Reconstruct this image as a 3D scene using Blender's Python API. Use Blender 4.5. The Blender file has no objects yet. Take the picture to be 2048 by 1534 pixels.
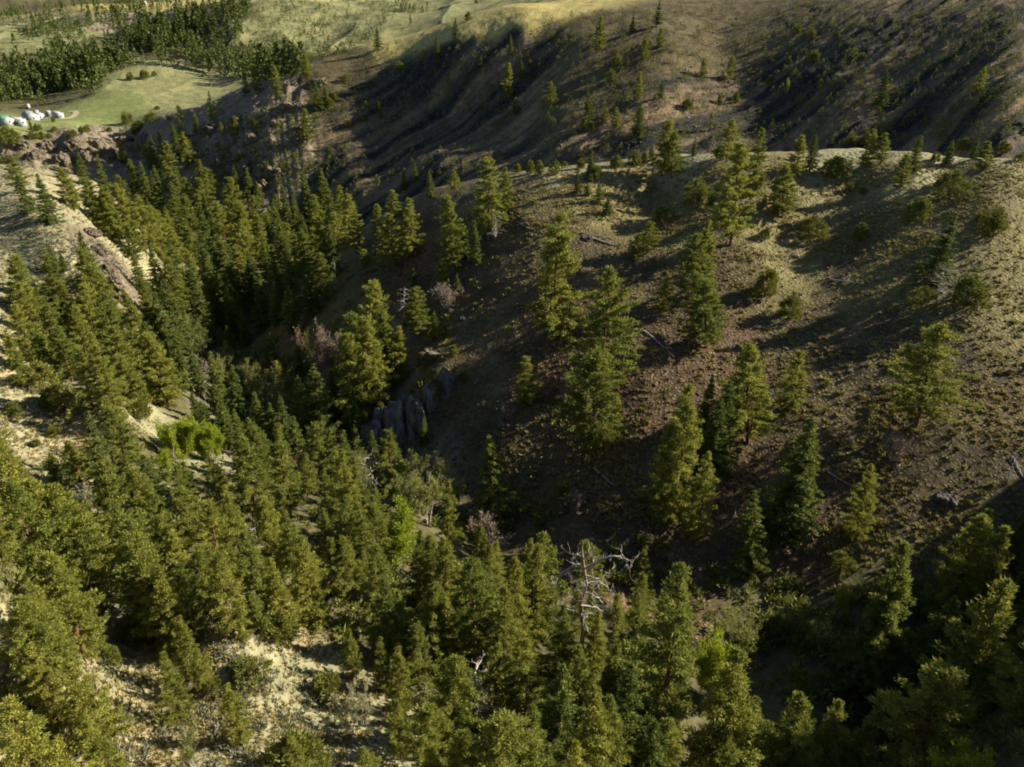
import bpy, math, random
import numpy as np

# ------------------------------------------------------------------ scene, camera, light
scene = bpy.context.scene
col = scene.collection
rng = np.random.default_rng(11)
random.seed(11)
R = math.radians

PITCH = R(28.0)              # the drone camera looks this far below the horizon
FPX = 1546.0                 # focal length in pixels of the 2048 x 1534 photograph
CX, CY = 1024.0, 767.0
CAM_Z = 130.0                # camera height; heights below are first given relative to it

cam_data = bpy.data.cameras.new('camera')
cam = bpy.data.objects.new('camera', cam_data)
col.objects.link(cam)
cam.location = (0, 0, CAM_Z)
cam.rotation_euler = (R(90) - PITCH, 0, 0)
cam_data.sensor_fit = 'HORIZONTAL'
cam_data.sensor_width = 36.0
cam_data.lens = 36.0 * FPX / 2048.0
cam_data.clip_start = 0.5
cam_data.clip_end = 9000
scene.camera = cam

SUN_ELEV = R(25.5)
SUN_AZ = R(75.0)             # clockwise from +Y (the view direction): the sun is on the right, a little ahead
SUN_VEC = np.array([math.cos(SUN_ELEV) * math.sin(SUN_AZ), math.cos(SUN_ELEV) * math.cos(SUN_AZ), math.sin(SUN_ELEV)])

world = bpy.data.worlds.new('World')
scene.world = world
world.use_nodes = True
nt = world.node_tree
bg = nt.nodes['Background']
sky = nt.nodes.new('ShaderNodeTexSky')
sky.sky_type = 'NISHITA'
sky.sun_disc = False
sky.sun_elevation = SUN_ELEV
sky.sun_rotation = SUN_AZ
sky.altitude = 1500
nt.links.new(sky.outputs[0], bg.inputs[0])
bg.inputs[1].default_value = 0.05

sun_d = bpy.data.lights.new('sun', 'SUN')
sun_d.energy = 4.9
sun_d.angle = R(0.5)
sun_d.color = (1.0, 0.91, 0.73)
sun = bpy.data.objects.new('sun', sun_d)
col.objects.link(sun)
sun.rotation_euler = (R(90) - SUN_ELEV, 0, -SUN_AZ + R(180))

scene.view_settings.view_transform = 'Standard'
scene.view_settings.look = 'None'
scene.view_settings.exposure = 1.15
scene.view_settings.gamma = 1.0
scene.cycles.max_bounces = 6
scene.cycles.diffuse_bounces = 3
scene.cycles.glossy_bounces = 1
scene.cycles.transmission_bounces = 2
scene.cycles.filter_width = 1.9

# ------------------------------------------------------------------ geometry of the view
def ray(px, py):
    """direction of the sight line through a photo pixel, scaled to run sideways/forward/up"""
    a = (np.asarray(px, float) - CX) / FPX
    b = (np.asarray(py, float) - CY) / FPX
    return a, math.cos(PITCH) - b * math.sin(PITCH), -math.sin(PITCH) - b * math.cos(PITCH)

def pt(px, py, D):
    a, f, u = ray(px, py)
    return a / f, D, u / f * D          # u = x / y, forward distance, height relative to the camera

def project(P):
    P = np.asarray(P, float).reshape(-1, 3)
    x, y, z = P[:, 0], P[:, 1], P[:, 2] - CAM_Z
    fw = y * math.cos(PITCH) - z * math.sin(PITCH)
    up = y * math.sin(PITCH) + z * math.cos(PITCH)
    return CX + FPX * x / fw, CY - FPX * up / fw

# ------------------------------------------------------------------ noise
def _hash(i, j, s):
    h = (i * 374761393 + j * 668265263 + s * 1442695041) & 0xFFFFFFFF
    h = ((h ^ (h >> 13)) * 1274126177) & 0xFFFFFFFF
    return ((h ^ (h >> 16)) & 0xFFFFFF) / float(0xFFFFFF)

def vnoise(x, y, s=0):
    xi = np.floor(x).astype(np.int64); yi = np.floor(y).astype(np.int64)
    xf = x - xi; yf = y - yi
    xf = xf * xf * xf * (xf * (xf * 6 - 15) + 10); yf = yf * yf * yf * (yf * (yf * 6 - 15) + 10)
    a = _hash(xi, yi, s); b = _hash(xi + 1, yi, s); c = _hash(xi, yi + 1, s); d = _hash(xi + 1, yi + 1, s)
    return (a + (b - a) * xf) * (1 - yf) + (c + (d - c) * xf) * yf

def fbm(x, y, s=0, o=4, g=0.5):
    t = 0; a = 1; n = 0
    for k in range(o):
        ca, sa = math.cos(0.6 * k), math.sin(0.6 * k)
        t = t + a * (vnoise(x * ca - y * sa + 17 * k, x * sa + y * ca - 9 * k, s + k) - 0.5)
        n += a; a *= g; x = x * 2.03; y = y * 2.03
    return t / n * 2                      # about -1..1

def ridged(x, y, s=0, o=4):
    t = 0; a = 1; n = 0
    for k in range(o):
        v = 1 - abs(2 * vnoise(x + 13 * k, y + 7 * k, s + k) - 1)
        t = t + a * v * v; n += a; a *= 0.5; x = x * 2.1; y = y * 2.1
    return t / n

# ------------------------------------------------------------------ the land: surveyed points, joined by a smooth surface
# (photo x, photo y, forward distance in metres) of ground that the photograph shows
SEEN = [
 # right hill, column by column from its crest down to the gully
  (1700,380,182),(1900,340,184),(1900,450,157),(1900,550,142),(1900,650,129),(1900,750,117),(1900,850,106),(1900,1000,94),(1900,1150,83),(1900,1280,75),
 (2048,500,148),(2048,700,122),(2048,900,101),(2048,1050,90),(2048,1250,77),
 (1600,450,170),(1600,600,145),(1600,750,123),(1600,900,106),(1600,1050,93),(1600,1200,82),
 (1300,400,190),(1300,450,172),(1300,600,145),(1300,750,121),(1300,900,105),(1300,1000,96),
 (1000,450,174),(1000,600,150),(1000,750,130),(1000,900,112),
 (760,440,203),(700,550,182),(790,560,174),(860,640,153),(870,720,137),
 (800,700,146),(740,730,148),(800,760,139),(800,900,124),(760,860,130),(900,800,129),
 (620,560,205),(560,690,172),(640,760,150),
 # gully floor
 (1900,1430,63),(1650,1350,68),(1300,1150,86),(1000,1010,104),(840,955,114),(700,880,129),(480,775,159),(420,650,200),(420,480,300),(340,390,370),
 (1780,1534,59),(1500,1270,76),
 # near slope below the camera
 (450,1250,51),(620,1400,47),(500,1500,38),(100,1500,33),(1000,1500,47),(1400,1500,54),(250,1400,41),(1000,1300,63),(1300,1350,62),
 (100,1150,55),(300,1180,58),(600,1200,62),(700,1250,60),(500,1050,76),(750,1020,91),(850,1090,84),(300,1000,77),(100,1000,68),(300,930,86),
 # left spur and lit slope
 (0,700,104),(0,800,91),(50,830,90),(150,900,86),(60,930,80),(230,790,99),(300,850,103),(400,880,106),(150,720,118),(280,740,122),
 (100,600,132),(0,560,134),(100,480,147),(0,430,160),(250,520,170),(230,440,188),(270,600,172),(330,640,168),
 (100,360,226),(0,345,238),(190,385,222),(250,420,200),
 # canyon rim opposite, terrace, field
 (150,335,428),(0,335,420),(290,300,470),(150,283,442),(0,285,430),(300,255,480),
 (60,240,522),(150,235,530),(260,190,610),(300,225,540),(400,170,660),(400,215,560),(480,175,640),(350,135,735),(290,128,760),(220,155,680),
 # lit spur with cliffs, dark slope and its crest
 (450,240,428),(430,290,405),(450,350,386),(540,290,388),(530,375,370),(600,190,424),(640,150,440),(620,250,402),(620,330,378),
 (750,92,480),(700,130,455),(640,390,358),(700,350,352),(800,250,392),(750,300,378),(900,200,404),(880,300,345),(850,110,442),
 (960,60,440),(1050,42,430),(1060,120,402),(1060,62,423),(950,90,424),(1000,110,412),(900,130,420),(1000,250,362),(970,315,315),(1150,60,410),(1120,200,350),(1150,290,300),
 (850,60,500),(1000,15,520),(1120,12,480),(780,78,500),
 (1250,60,400),(1230,190,340),(1320,60,390),(1300,240,305),(1330,140,352),
 (1480,60,402),(1450,100,386),(1470,180,345),(1450,270,300),(1700,270,278),(1700,150,322),(1700,20,380),(2000,280,244),(2000,150,280),(2000,20,330),
 # far country
 (560,140,850),(480,150,830),(650,60,1050),(560,30,1100),(720,30,1200),(800,25,1350),(720,100,900),(400,90,960),(460,60,1000),
 (300,75,1050),(180,60,1120),(230,110,900),(100,120,860),(0,180,700),(0,110,900),(30,200,640),(150,10,1400),(250,15,1350),(380,20,1300),(50,40,1700),(0,10,2400),
 (500,5,1300),(640,5,1400),(850,5,1700),
]
# (sideways ratio x/y, forward distance, height relative to camera) of ground the picture hides or that lies off to the side
HIDDEN = [
 (-0.17,300,-88),
 (-0.62,330,-101),(-0.50,335,-101),(-0.80,330,-100),(-0.42,345,-99),
 (0,14,-36),(0.6,14,-46),(-0.6,14,-34),(0.9,30,-58),(-0.9,40,-36),(-0.9,80,-44),(-0.9,150,-40),(-1.0,230,-48),(0,5,-30),(-1.3,100,-36),(-1.5,30,-32),
 (1.0,60,-60),(0.98,85,-60),(1.15,60,-54),(1.0,110,-57),(1.0,150,-49),(1.0,190,-30),(1.4,40,-52),(1.4,70,-38),(1.4,120,-24),(1.1,240,-8),(1.1,320,30),(1.5,200,-5),  # unseen ground on the right; heights shaped to cast shade into view
 (1.0,400,74),(0.75,440,25),(0.45,450,0),(0.2,520,-12),(0.35,700,0),(0.8,700,40),(1.6,400,80),(1.8,120,0),  # unseen far right hill, raised to shade the top right slope
 (0.05,700,-20),(0.05,1200,-15),(0.4,1500,5),(0.0,2500,10),(0.8,2500,40),(-0.8,2500,0),(-0.5,3500,20),(0.3,3800,40),
 (-0.9,430,-80),(-1.0,600,-60),(-1.0,1000,-50),(-1.2,1500,0),(-0.13,620,-60),(-0.2,700,-72),(-0.28,780,-76),(-1.2,400,-80),
]
# the crest of the right hill and the draw hidden behind it, as continuous lines
_cx = np.arange(860, 2110, 50.0)
CREST = [(x, float(np.interp(x, [860,1000,1150,1300,1500,1700,1860,2048,2100], [378,350,330,318,305,299,303,321,326])),
          float(np.interp(x, [860,1000,1150,1300,1500,1700,1860,2048,2100], [208,204,203,203,202,200,194,187,185]))) for x in _cx]
DRAW = [(u, float(np.interp(u, [-.1,-.02,.1,.3,.5,.8], [272,258,250,244,232,214])),
         float(np.interp(u, [-.1,-.02,.1,.3,.5,.8], [-79,-73,-68,-64.5,-61,-57]))) for u in np.arange(-.1, .81, .045)]
_pts = [pt(*p) for p in SEEN + CREST] + HIDDEN + DRAW
_pu = np.array([p[0] for p in _pts]) * 2.2
_pv = np.log(np.array([p[1] for p in _pts]))
_pz = np.array([p[2] for p in _pts])

def _tps(r2):
    return np.where(r2 > 0, r2 * np.log(np.maximum(r2, 1e-12)), 0.0) * 0.5

def _solve():
    n = len(_pu)
    K = _tps((_pu[:, None] - _pu[None]) ** 2 + (_pv[:, None] - _pv[None]) ** 2)
    K[np.diag_indices(n)] += 0.0004
    P = np.stack([np.ones(n), _pu, _pv], 1)
    A = np.zeros((n + 3, n + 3)); A[:n, :n] = K; A[:n, n:] = P; A[n:, :n] = P.T
    # relative height z / distance is what the picture constrains
    return np.linalg.solve(A, np.concatenate([_pz / np.exp(_pv), np.zeros(3)]))
_w = _solve()

def base_height(x, y):
    x = np.asarray(x, float); y = np.asarray(y, float)
    sh = x.shape; x = x.ravel(); y = np.maximum(y.ravel(), 4.0)
    out = np.empty_like(x)
    for i in range(0, len(x), 60000):
        uu = x[i:i + 60000] / y[i:i + 60000] * 2.2; vv = np.log(y[i:i + 60000])
        uu = np.clip(uu, -5, 5)
        K = _tps((uu[:, None] - _pu[None]) ** 2 + (vv[:, None] - _pv[None]) ** 2)
        out[i:i + 60000] = (K @ _w[:-3] + _w[-3] + _w[-2] * uu + _w[-1] * vv) * np.exp(vv)
    return out.reshape(sh)

# surface kinds: albedo and roughness of relief, known at marked places and blended between them
# kinds: 0 soil (right hill)  1 sage slope  2 rock  3 green field  4 yellow grass  5 far green hill  6 forest floor  7 scrub slope darkened for shade  8 red scree
KINDS = [
 (9,[(1700,360),(1900,400),(1900,550),(1600,450),(1600,540),(1300,400),(1300,450),(1100,380),(1500,350),(1150,440),(2040,600),(2040,450),(1750,580),(1500,440),(1400,400),(1200,420),(1980,660),(1050,400)]),
 (0,[(1900,740),(1900,900),(1600,660),(1600,780),(1300,560),(1300,1000),(1000,430),(1000,520),(1150,520),(1750,700),(870,740),(905,700),(2040,800),(930,600),(1000,800),(1620,700),(1700,500),(1800,800),(1450,520),(1050,900),(1030,1000)]),
 (8,[(1300,1090),(1500,1080),(1400,1150),(1600,1120),(1330,680),(1420,690),(1480,720),(1250,830),(1300,870),(1350,730),(1180,860),(1130,700),(1150,780),(860,540),(880,520),(1220,960),(1480,930),(1560,930),(1080,640),(1300,760)]),  # leading gully points use this dark kind to put shade into the colour
 (1,[(100,480),(0,430),(230,440),(50,400),(100,360),(250,520),(0,620),(100,600),(450,1250),(620,1400),(500,1500),(250,1400),(330,1250),(600,1330),(50,830),(150,900),(230,800),(80,780),(700,1450),(100,1500),(300,850),(200,1240),(1330,350),(1100,362),(1700,335),(1900,338)]),
 (2,[(190,72),(230,58),(270,46),(200,500),(215,570),(230,590),(150,310),(60,310),(250,300),(430,330),(480,260),(450,360),(550,350),(500,380),(560,300),(800,790),(790,850),(750,850),(820,900),(380,290),(760,800),(420,240),(520,210),(560,170)]),
 (3,[(60,262),(130,250),(200,240),(200,215),(30,270),(250,205)]),
 (4,[(845,74),(900,60),(955,38),(1040,20),(1090,12),(1000,20),(900,50),(850,65),(780,85),(960,35),(1120,15),(250,12),(310,18)]),
 (5,[(400,160),(330,180),(450,170),(330,150),(350,205),(400,210),(280,160)]),
 (5,[(650,60),(560,30),(560,80),(620,110),(720,40),(700,80),(520,60),(800,25),(850,5),(180,80),(150,60),(600,5),(120,90),(0,60),(0,90)]),
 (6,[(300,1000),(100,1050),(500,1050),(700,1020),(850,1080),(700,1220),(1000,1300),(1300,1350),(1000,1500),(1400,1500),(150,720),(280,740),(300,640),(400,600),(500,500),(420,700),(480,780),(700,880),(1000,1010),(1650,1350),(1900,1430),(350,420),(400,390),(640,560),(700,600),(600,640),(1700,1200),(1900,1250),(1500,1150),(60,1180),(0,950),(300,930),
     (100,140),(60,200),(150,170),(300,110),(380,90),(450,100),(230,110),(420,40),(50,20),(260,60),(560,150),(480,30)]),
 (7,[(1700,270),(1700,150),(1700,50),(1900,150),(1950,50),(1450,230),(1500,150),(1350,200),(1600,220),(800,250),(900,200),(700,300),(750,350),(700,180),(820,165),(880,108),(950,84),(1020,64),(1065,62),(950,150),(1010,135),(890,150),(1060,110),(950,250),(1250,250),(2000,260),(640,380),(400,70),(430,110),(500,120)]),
 (0,[(640,140),(700,110),(1150,50),(1250,60),(1330,30),(1450,60),(1520,20),(1150,150),(1250,140),(1480,120),(1600,10),(1350,90)]),
]

def _march(hfun, px, py, extra=None, dmin=18.0, dmax=3600.0, n=520):
    """first crossing of sight lines with the land (raised by extra)"""
    px = np.atleast_1d(np.asarray(px, float)); py = np.atleast_1d(np.asarray(py, float))
    a, f, u = ray(px, py)
    D = np.exp(np.linspace(math.log(dmin), math.log(dmax), n))
    X = (a / f)[:, None] * D[None]; Y = np.broadcast_to(D[None], X.shape); Z = (u / f)[:, None] * D[None]
    H = hfun(X, Y) + (0 if extra is None else np.asarray(extra, float)[:, None])
    below = Z <= H
    k = np.where(below.any(1), below.argmax(1), n - 1); k = np.maximum(k, 1)
    i = np.arange(len(px))
    d0, d1 = (Z - H)[i, k - 1], (Z - H)[i, k]
    t = np.clip(d0 / np.where(abs(d0 - d1) < 1e-9, 1, d0 - d1), 0, 1)
    Dh = D[k - 1] + t * (D[k] - D[k - 1])
    return (a / f) * Dh, Dh, np.where(below.any(1), 1, 0)

_ku, _kv, _kk = [], [], []
for kind, pts in KINDS:
    arr = np.array(pts, float)
    X, Y, ok = _march(base_height, arr[:, 0], arr[:, 1])
    _ku += list(X / Y * 2.2); _kv += list(np.log(Y)); _kk += [kind] * len(pts)
_ku = np.array(_ku); _kv = np.array(_kv); _kk = np.array(_kk)
NK = 10

def kinds_at(x, y):
    """weights of the surface kinds at world points"""
    x = np.asarray(x, float).ravel(); y = np.maximum(np.asarray(y, float).ravel(), 4.0)
    W = np.zeros((len(x), NK), np.float32)
    for i in range(0, len(x), 50000):
        X = x[i:i + 50000]; Y = y[i:i + 50000]
        s = np.minimum(Y, 500.0)
        uu = X / Y * 2.2; vv = np.log(Y)
        uu = uu + 0.045 * fbm(X / (0.10 * s + 4), Y / (0.10 * s + 4), 31, 4)
        vv = vv + 0.05 * fbm(X / (0.10 * s + 4) + 50, Y / (0.10 * s + 4) - 20, 41, 4)
        d2 = (uu[:, None] - _ku[None]) ** 2 + (1.3 * (vv[:, None] - _kv[None])) ** 2
        w = 1.0 / (d2 + 2e-5) ** 3
        for k in range(NK):
            W[i:i + 50000, k] = w[:, _kk == k].sum(1)
    return W / W.sum(1, keepdims=True)

def relief(x, y, W):
    """bumps and gullies of the surface itself"""
    sc = np.clip(y / 150.0, 0.6, 6.0)
    rock = W[:, 2]; soft = 1 - rock
    z = 0.5 * fbm(x / 22, y / 22, 3, 4) * np.clip(sc, .6, 1.6) * (0.45 + 0.55 * (W[:, 3] + W[:, 4] < 0.5))
    z = z + 0.16 * fbm(x / 2.6, y / 2.6, 5, 3) * soft
    # gullies running down the dark slope and the red scree
    g = W[:, 7] + 0.7 * W[:, 0] * (y > 240) + 0.4 * W[:, 5]
    q = x * 0.55 - y * 0.83
    z = z - 3.2 * np.clip((440 - y) / 70, .12, 1) * g * (1 - ridged(q / 26 + 0.4 * fbm(x / 60, y / 60, 8, 2), (x * .83 + y * .55) / 110, 7, 4)) * np.clip(y / 330, 0, 1.6)
    z = z - 2.2 * np.clip((450 - y) / 70, .2, 1) * (W[:, 7] + .5 * W[:, 0] * (y > 240)) * (1 - ridged(q / 9 + .5 * fbm(x / 25, y / 25, 9, 2), (x * .83 + y * .55) / 45, 27, 4)) * (y > 200)
    z = z + .5 * fbm(x / 7, y / 7, 28, 4) * (y > 230) * (1 - W[:, 3])
    z = z + np.clip((y - 560) / 300, 0, 1) * (1 - np.minimum(1, W[:, 3] + W[:, 4])) * (32 * (ridged(x / 260, y / 290, 51, 3) - .5) + 3 * fbm(x / 45, y / 55, 52, 3))
    # rock: ribs and ledges
    rs = np.clip(y / 160.0, 0.5, 2.6)
    r = ridged(x / (7 * rs), y / (11 * rs), 12, 5) - 0.45
    r2 = fbm(x / (1.9 * rs), y / (2.6 * rs), 15, 3)
    z = z + rock * rs * (1.5 * r + 0.7 * r2)
    return z

NU, NV = 1150, 1080
_tu = np.linspace(-1, 1, NU)
gu = 0.78 * _tu + 1.05 * np.sign(_tu) * np.maximum(abs(_tu) - 0.86, 0) ** 1.35 * 12
gv = np.concatenate([np.linspace(math.log(5), math.log(26), 60, endpoint=False),
                     np.linspace(math.log(26), math.log(1700), NV - 100, endpoint=False),
                     np.linspace(math.log(1700), math.log(4200), 40)])
GU, GV = np.meshgrid(gu, gv)
GY = np.exp(GV); GX = GU * GY
GW = kinds_at(GX, GY)
GZ0 = base_height(GX, GY)
GZ = GZ0 + relief(GX.ravel(), GY.ravel(), GW).reshape(GX.shape)

def _bil(A, x, y):
    x = np.asarray(x, float); y = np.asarray(y, float)
    u = np.clip(x / np.maximum(y, 5.001), gu[0], gu[-1]); v = np.clip(np.log(np.maximum(y, 5.001)), gv[0], gv[-1])
    i = np.clip(np.searchsorted(gu, u) - 1, 0, NU - 2); j = np.clip(np.searchsorted(gv, v) - 1, 0, NV - 2)
    tu = (u - gu[i]) / (gu[i + 1] - gu[i]); tv = (v - gv[j]) / (gv[j + 1] - gv[j])
    return (A[j, i] * (1 - tu) + A[j, i + 1] * tu) * (1 - tv) + (A[j + 1, i] * (1 - tu) + A[j + 1, i + 1] * tu) * tv

def ground(x, y):                         # height relative to the camera
    return _bil(GZ, x, y)

def locate(px, py, extra=None):
    X, Y, ok = _march(ground, px, py, extra)
    return X, Y

# albedo per kind: two tones mixed by noise
ALB = np.array([
 [(.070,.055,.030),(.124,.098,.047)],      # soil under bunchgrass
 [(.30,.255,.145),(.235,.235,.135)],           # sage slope
 [(.15,.128,.090),(.27,.232,.155)],         # rock
 [(.21,.22,.08),(.16,.20,.06)],           # green field
 [(.40,.33,.12),(.34,.29,.10)],           # yellow grass
 [(.25,.235,.105),(.19,.20,.085)],           # far green hill
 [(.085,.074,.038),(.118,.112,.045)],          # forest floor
 [(.048,.040,.030),(.100,.080,.052)],       # scrub slope, albedo lowered to stand in for shade
 [(.072,.050,.032),(.115,.075,.043)],      # red scree
 [(.140,.116,.052),(.205,.178,.074)],      # golden bunchgrass hilltop
], float)
_m = 0.5 + 0.9 * fbm(GX.ravel() / 9, GY.ravel() / 9, 21, 4) + 0.5 * fbm(GX.ravel() / 1.7, GY.ravel() / 1.7, 25, 2)
_m = np.clip(_m, 0, 1)[:, None]
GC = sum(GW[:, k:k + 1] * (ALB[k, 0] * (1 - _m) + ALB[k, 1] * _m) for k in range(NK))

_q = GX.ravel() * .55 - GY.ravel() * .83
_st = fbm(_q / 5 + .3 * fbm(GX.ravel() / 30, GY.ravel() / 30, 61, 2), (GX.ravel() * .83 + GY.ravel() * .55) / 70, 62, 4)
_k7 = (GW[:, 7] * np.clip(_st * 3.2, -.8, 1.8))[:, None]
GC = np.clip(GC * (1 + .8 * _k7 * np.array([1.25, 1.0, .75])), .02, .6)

def rgba(c):
    return np.concatenate([c, np.ones((len(c), 1))], 1).astype(np.float32).ravel()

def grid_mesh(name):
    me = bpy.data.meshes.new(name)
    nv = NU * NV
    co = np.stack([GX.ravel(), GY.ravel(), GZ.ravel() + CAM_Z], 1).astype(np.float32)
    me.vertices.add(nv); me.vertices.foreach_set('co', co.ravel())
    j, i = np.meshgrid(np.arange(NV - 1), np.arange(NU - 1), indexing='ij')
    a = (j * NU + i).ravel()
    q = np.stack([a, a + 1, a + NU + 1, a + NU], 1).astype(np.int32)
    me.loops.add(q.size); me.loops.foreach_set('vertex_index', q.ravel())
    me.polygons.add(len(q)); me.polygons.foreach_set('loop_start', np.arange(0, q.size, 4, dtype=np.int32))
    me.update(calc_edges=True)
    me.polygons.foreach_set('use_smooth', np.ones(len(q), bool))
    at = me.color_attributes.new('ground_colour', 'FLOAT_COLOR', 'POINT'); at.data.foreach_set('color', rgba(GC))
    k = np.stack([GW[:, 2], GW[:, 0] + GW[:, 8] + GW[:, 9] + GW[:, 7] * .6, GW[:, 1] + GW[:, 5] * .8 + GW[:, 4] * .3], 1)
    at = me.color_attributes.new('surface_kind', 'FLOAT_COLOR', 'POINT'); at.data.foreach_set('color', rgba(k))
    return me

# ------------------------------------------------------------------ materials
class NB:
    """small helper for building node trees"""
    def __init__(s, name):
        s.m = bpy.data.materials.new(name); s.m.use_nodes = True
        s.t = s.m.node_tree; s.p = s.t.nodes['Principled BSDF']; s.p.inputs['Roughness'].default_value = 0.9
        s.p.inputs['Specular IOR Level'].default_value = 0.15
    def n(s, kind, **kw):
        x = s.t.nodes.new('ShaderNode' + kind)
        for k, v in kw.items():
            setattr(x, k, v)
        return x
    def l(s, a, b): s.t.links.new(a, b)
    def noise(s, scale, detail=3, vec=None, rough=0.55):
        x = s.n('TexNoise'); x.inputs['Scale'].default_value = scale; x.inputs['Detail'].default_value = detail
        x.inputs['Roughness'].default_value = rough
        if vec is not None: s.l(vec, x.inputs['Vector'])
        return x.outputs['Fac']
    def remap(s, v, a, b, c, d):
        x = s.n('MapRange'); s.l(v, x.inputs[0])
        for i, q in enumerate((a, b, c, d)): x.inputs[i + 1].default_value = q
        return x.outputs[0]
    def math(s, op, a, b=None):
        x = s.n('Math', operation=op)
        for i, q in enumerate((a, b)):
            if q is None: continue
            if isinstance(q, (int, float)): x.inputs[i].default_value = q
            else: s.l(q, x.inputs[i])
        return x.outputs[0]
    def mix(s, f, a, b, mode='MIX'):
        x = s.n('Mix', data_type='RGBA', blend_type=mode)
        for i, q in ((0, f), (6, a), (7, b)):
            if isinstance(q, (int, float)): x.inputs[i].default_value = q
            elif isinstance(q, tuple): x.inputs[i].default_value = q + (1,) if len(q) == 3 else q
            else: s.l(q, x.inputs[i])
        return x.outputs[2]

def ground_material():
    b = NB('hillside_ground')
    geo = b.n('NewGeometry'); pos = geo.outputs['Position']
    c = b.n('VertexColor', layer_name='ground_colour').outputs['Color']
    k = b.n('SeparateColor'); b.l(b.n('VertexColor', layer_name='surface_kind').outputs['Color'], k.inputs[0])
    rock, soil, sage = k.outputs[0], k.outputs[1], k.outputs[2]
    n1 = b.noise(0.9, 6, pos, .65); n2 = b.noise(0.16, 5, pos, .6)
    v = b.math('MULTIPLY', b.remap(n1, .3, .7, .62, 1.38), b.remap(n2, .3, .7, .78, 1.22))
    hsv = b.n('HueSaturation'); b.l(c, hsv.inputs['Color']); b.l(v, hsv.inputs['Value'])
    colr = hsv.outputs[0]
    # dry bunch grass between the plants, greyish sage cover
    vor = b.n('TexVoronoi'); vor.inputs['Scale'].default_value = 0.75; b.l(pos, vor.inputs['Vector'])
    spots = b.remap(vor.outputs['Distance'], .25, .5, 1, 0)
    f = b.math('MULTIPLY', b.math('MULTIPLY', spots, sage), b.remap(n2, .4, .6, .1, .6))
    colr = b.mix(f, colr, (.17, .185, .115))
    vor2 = b.n('TexVoronoi'); vor2.inputs['Scale'].default_value = 1.3; b.l(pos, vor2.inputs['Vector'])
    spots2 = b.remap(vor2.outputs['Distance'], .2, .42, 1, 0)
    f2 = b.math('MULTIPLY', b.math('MULTIPLY', spots2, soil), b.remap(n2, .42, .58, .1, .75))
    colr = b.mix(f2, colr, (.23, .20, .085))
    # rock faces: streaks and dark joints on steep ground
    mp = b.n('Mapping'); mp.inputs['Scale'].default_value = (1, 1, .22); b.l(pos, mp.inputs[0])
    rn = b.noise(0.55, 8, mp.outputs[0], .7)
    rc = b.mix(b.remap(rn, .35, .65, 0, 1), (.10, .08, .065), (.36, .285, .20))
    colr = b.mix(b.math('MULTIPLY', rock, .55), colr, rc)
    b.l(colr, b.p.inputs['Base Color'])
    h = b.math('ADD', b.math('MULTIPLY', n1, .35), b.math('MULTIPLY', b.math('ADD', b.math('MULTIPLY', spots2, soil), b.math('MULTIPLY', spots, sage)), .22))
    h = b.math('ADD', h, b.math('MULTIPLY', b.math('MULTIPLY', rn, rock), 1.6))
    bp = b.n('Bump'); bp.inputs['Distance'].default_value = 1.0; bp.inputs['Strength'].default_value = 0.9
    b.l(h, bp.inputs['Height']); b.l(bp.outputs[0], b.p.inputs['Normal'])
    return b.m

hill_me = grid_mesh('hillsides')
hill_me.materials.append(ground_material())
hill = bpy.data.objects.new('hillsides', hill_me); col.objects.link(hill)
hill['kind'] = 'structure'
hill['label'] = 'brushy canyon hillsides with sage, bare soil, scree and rock faces'

# ------------------------------------------------------------------ plant materials
def foliage_mat(name, a, b_, trans=0.25, hue=0.0):
    b = NB(name)
    oi = b.n('ObjectInfo'); geo = b.n('NewGeometry')
    n1 = b.noise(0.55, 2, geo.outputs['Position'])
    f = b.math('ADD', b.math('MULTIPLY', oi.outputs['Random'], .65), b.math('MULTIPLY', b.remap(n1, .35, .65, 0, 1), .35))
    c = b.mix(f, a, b_)
    n2 = b.noise(1.9, 2, geo.outputs['Position'])
    hsv = b.n('HueSaturation'); b.l(c, hsv.inputs['Color']); b.l(b.remap(n2, .3, .7, .7, 1.3), hsv.inputs['Value'])
    b.l(hsv.outputs[0], b.p.inputs['Base Color'])
    b.p.inputs['Roughness'].default_value = .75
    if trans:
        tr = b.n('BsdfTranslucent'); b.l(hsv.outputs[0], tr.inputs[0])
        mx = b.n('MixShader'); mx.inputs[0].default_value = trans
        b.l(b.p.outputs[0], mx.inputs[1]); b.l(tr.outputs[0], mx.inputs[2])
        b.l(mx.outputs[0], b.t.nodes['Material Output'].inputs[0])
    return b.m

def bark_mat(name, a, c):
    b = NB(name)
    tc = b.n('TexCoord'); mp = b.n('Mapping'); mp.inputs['Scale'].default_value = (3, 3, .7); b.l(tc.outputs['Object'], mp.inputs[0])
    n = b.noise(2.0, 5, mp.outputs[0], .65)
    b.l(b.mix(b.remap(n, .35, .65, 0, 1), a, c), b.p.inputs['Base Color'])
    return b.m

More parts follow.
